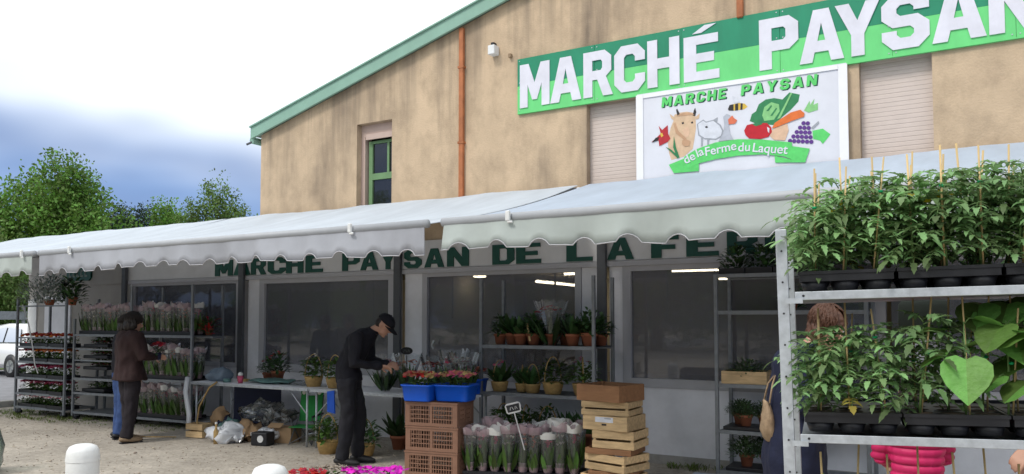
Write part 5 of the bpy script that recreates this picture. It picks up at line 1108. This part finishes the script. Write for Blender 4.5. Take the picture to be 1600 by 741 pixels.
def person(label, loc, rz, J, top, bottom, hairm, shoe, hem=None, cap=False, bob=False, hgt=1., coat_r=1., quilt=0, glasses=False):
    t = thing('person', label, 'person', loc, rz, 'people at the stall'); t.scale = (hgt,) * 3; j = {k: V(v) for k, v in J.items() if k != 'curl'}
    F = frame(J['look']); body = MB()
    sp = [j['pelvis'], j['waist'], j['chest'], j['neck']]
    body.tube([j['pelvis'] - V((0, 0, .06)), j['pelvis'], j['waist'], j['chest'], j['chest'] * .35 + j['neck'] * .65, j['neck']], [.11, .135, .115, .135, .10, .055], 14, sx=1, sy=.72, side=(0, 1, 0))
    body.tube([j['neck'] - (j['head'] - j['neck']) * .2, j['neck'] * .5 + j['head'] * .5, j['head']], [.058, .052, .05], 10); head_parts(body, j['head'], F)
    jac = MB(); R_ = coat_r
    jac.tube([j['pelvis'] - V((0, 0, .02)), j['pelvis'] * .5 + j['waist'] * .5, j['waist'], j['chest'], j['chest'] * .4 + j['neck'] * .6, j['neck'] + (j['head'] - j['neck']) * .08], [.165 * R_, .16 * R_, .150 * R_, .172 * R_, .135 * R_, .078], 16, sx=1, sy=.80, side=(0, 1, 0))
    if hem: jac.tube([j['waist'], j['pelvis'], V((j['pelvis'].x, 0, hem))], [.15 * R_, .175 * R_, .195 * R_], 16, sx=1, sy=.78, side=(0, 1, 0))
    tro = MB(); tro.tube([j['pelvis'] + V((0, 0, .10)), j['pelvis'], j['pelvis'] - V((0, 0, .08))], [.135, .16, .14], 14, sx=1, sy=.76, side=(0, 1, 0))
    for s, sfx in ((1, 'L'), (-1, 'R')):
        sh, el, wr = j['sh' + sfx], j['el' + sfx], j['wr' + sfx]; hp, kn, an = j['hip' + sfx], j['kn' + sfx], j['an' + sfx]; ft = V(J.get('ft' + sfx, (1, 0, 0))).normalized()
        body.tube([sh, el, wr], [.05, .042, .028], 9, round_=True); d = (wr - el).normalized(); hand(body, wr, V(J.get('hd' + sfx, d)), J.get('hn' + sfx, (0, -s, .3)), J.get('curl', .6))
        jac.tube([j['chest'] * .3 + sh * .7, sh, sh * .5 + el * .5, el, el * .4 + wr * .6, wr - d * .015], [.085 * R_, .080 * R_, .070 * R_, .062 * R_, .055, .047], 12, round_=True)
        body.tube([hp, kn, an], [.085, .058, .042], 10, round_=True); body.tube([an + V((0, 0, .0)), an + V((0, 0, -.04)) + ft * .06, an + V((0, 0, -.06)) + ft * .14], [.04, .038, .028], 9, round_=True)
        tro.tube([hp + V((0, 0, .05)), hp * .5 + kn * .5, kn, kn * .4 + an * .6, an + V((0, 0, -.02))], [.105, .098, .082, .075, .072], 12)
        sm = MB(); a = an + V((0, 0, -.055)); sm.tube([a - ft * .055 + V((0, 0, .02)), a + V((0, 0, .025)), a + ft * .07 + V((0, 0, .01)), a + ft * .15 - V((0, 0, .0)), a + ft * .19], [.034, .048, .046, .040, .022], 12, sx=1, sy=.9, round_=True)
        sm.v = [(x, y, max(z, .004)) for x, y, z in sm.v]
        so = sm.build('shoe', shoe, t, True); MB().tube([a - ft * .07 + V((0, 0, -.026)), a + ft * .2 + V((0, 0, -.026))], .047, 12, sx=1, sy=.22, side=ft.cross(V((0, 0, 1)))).build('sole', 'black', so)
    put('body', remesh(body, .007, 'skin', 'body', 3), t)
    put('jacket', remesh(jac, .014 if not quilt else .008, top, 'jacket', 3, .022 if not quilt else .004, 8, loc[0], quilt), t)
    hz = hem if hem else j['pelvis'].z - .035
    cz = [j['neck'] + (j['head'] - j['neck']) * .10 + F @ V((.064 * math.cos(a) * .9 - .004, .068 * math.sin(a), .012 * math.cos(a))) for a in [2 * PI * q / 16 for q in range(17)]]
    MB().tube(cz, .016, 6).build('collar', top, t, True)
    put('trousers', remesh(tro, .014, bottom, 'trousers', 3, .019, 9, loc[1]), t)
    g = lambda p: j['head'] + F @ V(p)
    for s in (-1, 1):
        e = MB().ell(g((.082, s * .030, .018)), (.010, .013, .009), F, 8, 6).build('eye', 'eyew', t, True); MB().ell(g((.0905, s * .030, .018)), (.003, .006, .006), F, 8, 6).build('iris', 'black', e, True)
    MB().ell(g((.0945, 0, -.069)), (.004, .022, .004), F, 10, 6).build('mouth', 'lip', t, True)
    if not cap:
        h = MB(); h.ell(g((-.022, 0, .040)), (.108, .092, .104), F); h.ell(g((-.055, 0, -.03)), (.07, .088, .10 if bob else .07), F)
        if bob: h.ell(g((-.02, .075, -.03)), (.05, .028, .075), F); h.ell(g((-.02, -.075, -.03)), (.05, .028, .075), F)
        ho = put('hair', remesh(h, .009, hairm, 'hair', 1, .016, 26, 3.), t)
        hr = random.Random(int(abs(loc[0]) * 100)); st = MB()
        for i in range(420):
            a = hr.uniform(.55, 2 * PI - .55); q0 = hr.uniform(0, .9); q1 = q0 + hr.uniform(.5, 1.1); ends = []
            for k in range(6):
                th = min(q0 + (q1 - q0) * k / 5, 1.95 if bob else 1.7); rr_ = 1.04 + .035 * hr.random() + .03 * math.sin(k * 1.9 + i)
                an = a + .10 * math.sin(k * 1.3 + i); ends.append(g((-.024 + .112 * rr_ * math.sin(th) * math.cos(an), .096 * rr_ * math.sin(th) * math.sin(an), .036 + .108 * rr_ * math.cos(th))))
            st.tube(ends, [.0035, .0045, .0045, .004, .003, .001], 4)
        put('hair_strands', st.mesh('hair_strands', hairm), ho)
    else:
        h = MB(); h.ell(g((-.045, 0, -.005)), (.066, .080, .075), F); put('hair', remesh(h, .009, hairm, 'hair', 2, .004, 30, 3.), t)
        c = MB(); rings = []
        for i in range(7):
            a = PI / 2 * i / 6.3; rings.append([g((-.008 + .112 * math.cos(a) * math.cos(2 * PI * q / 20), .092 * math.cos(a) * math.sin(2 * PI * q / 20), .035 + .092 * math.sin(a))) for q in range(20)])
        c.ring(rings); co = c.build('cap', 'navy', t, True)
        bm_ = MB(); tp = []; n = 10
        for th in (0, -.006):
            for i in range(n + 1):
                a = -1.15 + 2.3 * i / n
                for rr_ in (.0, 1.): tp.append(g((-.008 + .108 * math.cos(a) + rr_ * .085 * math.cos(a * .6), .09 * math.sin(a) * (1 - .05 * rr_), .040 + th - .020 * rr_ * math.cos(a) - .02 * abs(math.sin(a)))))
        q = (n + 1) * 2; fs = []
        for i in range(n):
            a = i * 2; fs += [(a, a + 1, a + 3, a + 2), (q + a + 2, q + a + 3, q + a + 1, q + a), (a + 1, q + a + 1, q + a + 3, a + 3)]
        fs += [(0, q, q + 1, 1), (q - 2, q - 1, 2 * q - 1, 2 * q - 2)]
        bm_.add(tp, fs).build('peak', 'navy', co, True)
        MB().ell(g((-.01, 0, .13)), (.01, .01, .006)).build('button', 'navy', co, True)
    return t

man = dict(pelvis=(-.03, 0, .93), waist=(-.05, 0, 1.08), chest=(.07, 0, 1.35), neck=(.23, 0, 1.475), head=(.365, 0, 1.545), look=(.74, -.10, -.68),
           shL=(.10, .19, 1.42), shR=(.10, -.19, 1.41), elL=(.13, .25, 1.13), elR=(.09, -.25, 1.13), wrL=(.36, .12, 1.10), wrR=(.35, -.12, 1.09), hdL=(.9, -.3, -.1), hdR=(.9, .3, -.15), hnL=(0, -.6, .8), hnR=(0, .6, .8), curl=.8,
           hipL=(-.03, .09, .90), hipR=(-.03, -.09, .90), knL=(.05, .10, .50), knR=(-.01, -.11, .50), anL=(.03, .10, .09), anR=(-.08, -.12, .09))
person('person in dark navy jacket and peaked cap bending over the bouquets', (-6.12, -1.80, 0), R(24), man, 'navy', 'trouser', 'hair', 'shoe', cap=True, coat_r=1.10)
wom = dict(pelvis=(0, 0, .92), waist=(-.01, 0, 1.06), chest=(.01, 0, 1.30), neck=(.02, 0, 1.43), head=(.05, 0, 1.54), look=(.9, -.15, -.25),
           shL=(.0, .17, 1.37), shR=(.0, -.17, 1.37), elL=(.02, .24, 1.10), elR=(.06, -.25, 1.11), wrL=(.16, .20, .98), wrR=(.26, -.17, 1.10), curl=.7,
           hipL=(0, .09, .88), hipR=(0, -.09, .88), knL=(.04, .09, .48), knR=(.0, -.09, .48), anL=(.02, .09, .09), anR=(-.06, -.08, .09))
person('person in brown coat with dark bobbed hair, seen from behind, holding a red bloom', (-9.72, -2.10, 0), R(80), wom, 'brownc', 'btrous', 'hair', 'tan', hem=.80, bob=True, coat_r=1.32, hgt=1.01)
t = thing('red_flower', 'red flowering plant held by the person in the brown coat', 'flower', (-9.50, -1.84, 1.13), 0); put('blossoms', blossom_mesh('blossoms', 'fl_red', 40, .07, .07, .06, .17, .035, 402), t); put('foliage', bush_mesh('foliage', 'dleaf', 40, .09, .14, .07, .035, 'oval', .7, 403), t); MB().lathe([(.035, -.06), (.045, .03), (.04, .03)], 12).build('pot', 'darkblue', t, True)
com = dict(wom); com.update(look=(.95, .2, -.1), elL=(.02, .25, 1.12), wrL=(.05, .24, .88), elR=(.02, -.25, 1.12), wrR=(.1, -.22, .9), knL=(.02, .1, .48), anL=(-.02, .11, .09))
person('person in dark jacket and blue jeans, mostly hidden behind the brown coat', (-10.12, -1.93, 0), R(75), com, 'navy', 'jeans', 'hair', 'shoe', hgt=.99, coat_r=1.05)
lady = dict(wom); lady.update(neck=(.10, 0, 1.44), head=(.20, 0, 1.545), chest=(.04, 0, 1.30), look=(.72, -.62, -.42), wrL=(.3, .12, 1.0), elL=(.08, .23, 1.1), wrR=(.3, -.12, 1.02))
person('person in long navy coat with auburn hair looking down behind the tomato rack', (-1.03, -3.52, 0), R(12), lady, 'navycoat', 'trouser', 'hair2', 'shoe', hem=.45, coat_r=1.28, bob=True)
t = thing('tan_bag', 'tan shoulder bag at the back of the navy coat beside the dark rack', 'bag', (-1.16, -3.66, .88), R(35)); t.scale = (.65, .65, .8); crumple(MB().ell((0, 0, .15), (.05, .11, .16), n=18, m=14), .035, 8, 4).build('bag', 'tan', t, True); MB().tube([(0, -.07, .28), (.04, -.05, .42), (.10, 0, .50), (.04, .05, .42), (0, .07, .28)], .009, 6).build('strap', 'tan', t, True)
kid = dict(wom); kid.update(elL=(.10, .19, 1.12), elR=(.10, -.19, 1.12), wrL=(.28, .10, 1.05), wrR=(.28, -.10, 1.05))
person('person in pink quilted jacket glimpsed below the seedling shelf', (-.33, -4.02, 0), R(110), kid, 'pinkj', 'jeans', 'hair', 'shoe', hgt=.80, coat_r=1.05, quilt=.052)
oth = dict(wom); oth.update(elR=(.12, -.24, 1.12), wrR=(.34, -.10, .99), elL=(.12, .24, 1.12), wrL=(.36, .10, .97), hnL=(0, -.5, .8), hnR=(0, .5, .8))
person('person in dark blue clothes at the right edge with one hand by the rack', (.52, -3.98, 0), R(200), oth, 'navycoat', 'jeans', 'hair', 'shoe', coat_r=1.1)

# ================================================================== FOREGROUND TOMATO RACK
FA = R(9.5); FO = V((-.545, -6.005, 0)); TILT = R(1.2)
FM = Matrix.Translation(FO + V((0, 0, 1.3))) @ Matrix.Rotation(FA, 4, 'Z') @ Matrix.Rotation(-TILT, 4, 'Y') @ Matrix.Translation((0, 0, -1.3))
def fr(p): return FM @ V(p)
FROT = (Matrix.Rotation(FA, 3, 'Z') @ Matrix.Rotation(-TILT, 3, 'Y')).to_euler()
rk = thing('seedling_rack', 'galvanised metal rack of tomato seedlings in the right foreground', 'rack', fr((0, 0, 0)), rot=FROT)
for x in (0, 1.36):
    for y in (0, .55):
        po = MB().b2(x - .017, x + .017, y - .004, y + .004, .02, 1.885).b2(x - .017, x - .011, y + .0041, y + .028, .02, 1.885).b2(x + .011, x + .017, y + .0041, y + .028, .02, 1.885).build('post', 'galv', rk, bevel=.002)
        for k in range(18): MB().tube([(x, y - .0055, .15 + k * .098), (x, y - .0042, .15 + k * .098)], .0032, 8).build('slot', 'black', po)
SHZ = (.80, 1.235, 1.672)
for z in SHZ:
    s = MB().b2(.035, 1.335, -.020, -.014, z - .012, z + .014).b2(.035, 1.335, -.0139, .02, z - .012, z - .008).b2(.035, 1.335, .545, .551, z - .012, z + .014).build('shelf_rail', 'galv', rk, bevel=.0015)
    MB().b2(.036, 1.334, .021, .544, z - .012, z - .004).build('shelf', 'galvd', s)
    for x, q in ((.008, 1), (1.30, -1)): MB().b2(x, x + .05, -.03, -.021, z - .022, z - .006).build('shelf_hook', 'galv', rk)
    MB().tube([(.06, -.0215, z + .001), (.06, -.0202, z + .001)], .004, 8).build('rail_hole', 'black', s)
# seedling trays: rim + cells
NC, CW = 3, .0905
tm = MB(); TW, TD = NC * CW + .006, .50
tm.b2(0, TW, 0, .012, .052, .062).b2(0, TW, TD - .012, TD, .052, .062).b2(0, .008, .0121, TD - .0121, .052, .062).b2(TW - .008, TW, .0121, TD - .0121, .052, .062).b2(.004, TW - .004, .004, TD - .004, .030, .0515)
TRIM = tm.mesh('rim', 'black', False)
CELL = MB().lathe([(.033, .0), (.043, .0295)], 14).mesh('cell', 'black')
SOIL2 = MB().lathe([(.001, .0525), (.036, .0530)], 12, cap=False).mesh('soil', 'soil')
def tom_mesh(i, h, n=34):
    rr = random.Random(500 + i); st = MB(); fo = MB(); ye = MB()
    stem = [V((rr.uniform(-.008, .008), rr.uniform(-.008, .008), z)) for z in (0, h * .3, h * .6, h * .9)]; st.tube(stem, [.0038, .0034, .003, .002], 5)
    for k in range(n):
        z = h * (.16 + .84 * k / (n - 1)); a = k * 2.4 + rr.uniform(-.4, .4); ln = rr.uniform(.085, .15) * (1 - .35 * abs(k / n - .5)); el = rr.uniform(.15, .75) if k < n - 3 else rr.uniform(.6, 1.5)
        d = V((math.cos(a), math.sin(a), el)).normalized(); p0 = V((0, 0, z)); pts = []
        for q in range(5): tt = q / 4; pts.append(p0 + d * ln * tt - V((0, 0, 1)) * (.55 * ln * tt * tt))
        st.tube(pts, [.0018, .0016, .0014, .0011, .0008], 4)
        tgt = ye if (k < 2 and rr.random() < .22) else fo
        for q, tt in enumerate((.34, .52, .70, .87, 1.0)):
            b = p0 + d * ln * tt - V((0, 0, 1)) * (.55 * ln * tt * tt); sd_ = d.cross(V((0, 0, 1))).normalized(); sz = rr.uniform(.019, .033) * (.8 if q == 0 else 1.1)
            if tt == 1.0: tgt.leaf(b, d + V((0, 0, -.55)), sz * 1.35, sz * .66, droop=rr.uniform(.2, .7), segs=7, fold=rr.uniform(0, .6), shape='tom')
            else:
                for s in (-1, 1): tgt.leaf(b, sd_ * s + d * rr.uniform(.25, .7) + V((0, 0, rr.uniform(-.5, .1))), sz, sz * .60, droop=rr.uniform(.1, .8), segs=7, fold=rr.uniform(-.1, .6), shape='tom')
    return st.mesh('stem', 'tomstem'), fo.mesh('foliage', 'tomato'), ye.mesh('lower_leaves', 'yleaf')
TOMFL = blossom_mesh('blossoms', 'fl_yellow', 4, .03, .03, .15, .25, .010, 9)
TOMS = [tom_mesh(i, .27 + .012 * (i % 3)) for i in range(6)]
STAKE = [MB().tube([(0, 0, 0), (dx, dy, h)], .0027, 6).mesh('stake', 'bamboo') for dx, dy, h in ((.012, .004, .36), (-.014, .008, .38), (.022, -.006, .34), (-.004, .01, .39))]
CLIPM = MB().lathe([(.0035, 0), (.0075, .002), (.0075, .008), (.0035, .010)], 8).mesh('clip', 'clip')
def tomato(loc, label, i, s, group):
    t = thing('tomato_plant', label, 'tomato plant', loc, 0, group); t.rotation_euler = (u(-.08, .08), u(-.08, .08), u(0, 6.3)); t.scale = (s * 1.05, s * 1.05, s * u(.86, 1.05))
    a, b, c = TOMS[i % 6]; put('stem', a, t); put('foliage', b, t)
    if len(c.polygons) and rng.random() < .5: put('lower_leaves', c, t)
    if rng.random() < .3: put('blossoms', TOMFL, t)
    k = rng.randrange(4); put('stake', STAKE[k], t, loc=(.010, 0, 0)); dx, dy, h = ((.012, .004, .36), (-.014, .008, .38), (.022, -.006, .34), (-.004, .01, .39))[k]; f = u(.42, .72)
    put('clip', CLIPM, t, loc=(.010 + dx * f, dy * f, h * f))
def seed_tray(x, z, i, where):
    t = thing('seedling_tray', f'{ORD[i]} black seedling tray from the left on the {where} shelf of the foreground rack', 'seedling tray', fr((x, .015, z)), rot=FROT, group='black seedling trays'); put('rim', TRIM, t)
    for r_ in range(3):
        for c_ in range(NC): put('cell', CELL, t, loc=(.003 + CW * (c_ + .5), .05 + r_ * .0905, 0)); put('soil', SOIL2, t, loc=(.003 + CW * (c_ + .5), .05 + r_ * .0905, .009))
for i in range(4):
    for w_, z in (('upper', 1.688), ('lower', 1.251)): seed_tray(.045 + i * .282, z, i, w_)
k = 0; RN = ['front', 'second', 'third']
for r_ in range(3):
    for c_ in range(12):
        x = .045 + (c_ // 3) * .282 + .003 + CW * (c_ % 3 + .5); y = .065 + r_ * .0905
        tomato(fr((x, y, 1.688 + .058)), f'{ORD[c_]} tomato seedling from left, {RN[r_]} row, upper shelf of the foreground rack', k, u(.90, 1.04) + .04 * (r_ > 0) + .008 * c_, 'tomato seedlings on the upper shelf'); k += 1
for r_ in range(2):
    for c_ in range(4 + r_):
        x = .045 + (c_ // 3) * .282 + .003 + CW * (c_ % 3 + .5); y = .065 + r_ * .0905
        if rng.random() < .12 and c_ > 1 and r_: continue
        tomato(fr((x, y, 1.251 + .058)), f'{ORD[c_]} tomato seedling from left, {RN[r_]} row, lower shelf of the foreground rack', k, u(.92, 1.05), 'tomato seedlings on the lower shelf'); k += 1
# heart-leaved bean plants, lower shelf right
def bean(loc, i, label, leaves, s=1.):
    t = thing('bean_plant', label, 'bean plant', loc, 0, 'large-leaved plants'); st = MB(); fo = MB(); rr = random.Random(600 + i)
    st.tube([(0, 0, 0), (.004, .004, .14), (0, 0, .30)], [.004, .0035, .002], 5)
    for (a, z, ln, el, sz, dr) in leaves:
        d = V((math.cos(a), math.sin(a), el)).normalized(); b = V((0, 0, z)); e = b + d * ln; st.tube([b, (b + e) / 2 + V((0, 0, .01)), e], .0018, 4)
        d2 = V((math.cos(a), math.sin(a), -dr)).normalized(); mbv = fo; side = d2.cross(V((0, 0, 1))).normalized(); nr = side.cross(d2)
        # heart outline, fan of quads around the midrib with wavy edge
        half = [(-.10, .20), (-.02, .40), (.15, .53), (.38, .54), (.62, .42), (.83, .20), (1.0, .0)]; mid = [(-.0, 0), (.05, 0), (.18, 0), (.38, 0), (.62, 0), (.83, 0), (1.0, 0)]
        for sg in (-1, 1):
            vs = []
            for (hx, hy), (mx_, _) in zip(half, mid):
                vs.append(e + d2 * mx_ * sz - V((0, 0, 1)) * .12 * sz * mx_ ** 2); vs.append(e + d2 * hx * sz + side * sg * hy * sz + nr * (.10 * hy + .03 * math.sin(hx * 14 + sg)) * sz - V((0, 0, 1)) * .12 * sz * max(hx, 0) ** 2)
            fs = [(q * 2, q * 2 + 1, q * 2 + 3, q * 2 + 2) for q in range(6)]; fo.add(vs, fs if sg > 0 else [tuple(reversed(f)) for f in fs])
    put('stem', st.mesh('stem', 'tomstem'), t); put('foliage', fo.mesh('foliage', 'bean'), t); put('stake', STAKE[i % 4], t, loc=(.012, .0, 0)); put('clip', CLIPM, t, loc=(.012, 0, .16)); t.scale = (s * .92,) * 3
BX = lambda c: .045 + (c // 3) * .282 + .003 + CW * (c % 3 + .5)
F0 = R(-60)
bean(fr((BX(5) - .06, .055, 1.309)), 1, 'bean plant with one big pale heart-shaped leaf hanging toward the viewer', [(-1.5, .19, .085, -.1, .135, 2.4), (2.6, .26, .05, .3, .15, .15), (.5, .29, .04, .6, .12, .4), (3.6, .2, .05, .1, .10, .5)])
bean(fr((BX(6) - .05, .065, 1.309)), 2, 'large-leaved plant second from the big pale heart leaf', [(-.4, .24, .05, .5, .16, .05), (.9, .28, .04, .7, .15, .3), (2.9, .22, .05, .2, .14, .2), (-2.2, .12, .04, .1, .08, .6), (4.2, .27, .03, .6, .12, .8)])
bean(fr((BX(7) - .06, .065, 1.309)), 3, 'large-leaved plant at the right edge of the lower shelf', [(2.7, .22, .06, .4, .16, .1), (-.9, .18, .05, .2, .14, .5), (.6, .28, .05, .6, .15, .2), (-2.3, .10, .05, .1, .11, .5), (3.9, .25, .04, .6, .13, .4)])
bean(fr((BX(5) + .0, .156, 1.309)), 4, 'tall large-leaved plant behind the big pale heart leaf', [(3.1, .24, .06, .3, .15, .2), (1.2, .3, .04, .9, .13, .4), (-1.0, .27, .04, .7, .11, 1.2), (4.6, .3, .03, 1, .11, .9)], 1.1)
bean(fr((BX(6) - .02, .156, 1.309)), 5, 'dark large-leaved plant in the second row near the right edge', [(2.4, .26, .06, .3, .16, .2), (.3, .28, .05, .6, .15, .3), (-1.4, .22, .05, .5, .13, .8), (4.4, .3, .03, 1, .11, .9)], 1.1)
bean(fr((BX(4) + .04, .156, 1.309)), 6, 'small large-leaved plant between the tomato seedlings and the bean plants', [(2.0, .10, .04, .3, .07, .3), (-.6, .12, .04, .3, .07, .5)], .9)
bean(fr((BX(7) - .03, .156, 1.309)), 7, 'tall dark large-leaved plant in the second row at the right edge', [(2.6, .24, .07, .3, .18, .2), (1.0, .3, .05, .6, .16, .3), (-1.2, .24, .06, .5, .16, .7), (4.0, .3, .04, 1, .14, .6), (-2.4, .15, .06, .2, .13, .5)], 1.12)
bean(fr((BX(8) - .06, .07, 1.309)), 8, 'large-leaved plant cut by the right edge of the picture', [(3.0, .20, .07, .3, .17, .3), (2.0, .27, .05, .6, .16, .3), (-1.6, .16, .05, .3, .13, .9), (-2.5, .09, .05, .2, .10, .5)], 1.0)
# stakes and leaves coming up from the shelf below
for c_ in range(9):
    x = .10 + c_ * .09 + u(-.02, .02); t = thing('staked_seedling', f'{ORD[c_]} bamboo-staked seedling from the left on the lowest shelf at the bottom edge', 'seedling', fr((x, .09 + .06 * (c_ % 2), .815)), 0, 'staked seedlings on the lowest shelf'); t.rotation_euler = (u(-.06, .06), u(-.07, .07), u(0, 6))
    put('stake', STAKE[c_ % 4], t, scale=(1.2, 1.2, 1.02 + .03 * (c_ % 3))); put('stem', TOMS[c_ % 6][0], t, scale=.8)
    put('foliage', TOMS[c_ % 6][1], t, scale=.85) if c_ not in (0, 1, 2) else put('foliage', upright_mesh('foliage', 'bean', 5, .02, .33, .07, 700 + c_, .25, 'oval'), t)
for w_, xx in (('left', .045), ('middle', .327), ('right', .609)):
    t = thing('seedling_tray', f'{w_} black tray on the lowest shelf, below the picture edge', 'seedling tray', fr((xx, .015, .79)), rot=FROT, group='black trays on the lowest shelf'); put('rim', TRIM, t)
# grey-green board hanging at the back of the rack
t = thing('hanging_board', 'grey-green rounded board hanging at the back of the foreground rack', 'board', fr((.365, .565, 1.548)), rot=FROT)
MB().prism([(0, .01), (.015, 0), (.155, 0), (.17, .012), (.165, .10), (.15, .115), (.02, .115), (.005, .10)], (), 0, .006).build('board', 'signgrey', t)
MB().tube([(.03, .003, .113), (.03, .003, .118)], .003, 5).build('hook', 'galv', t)
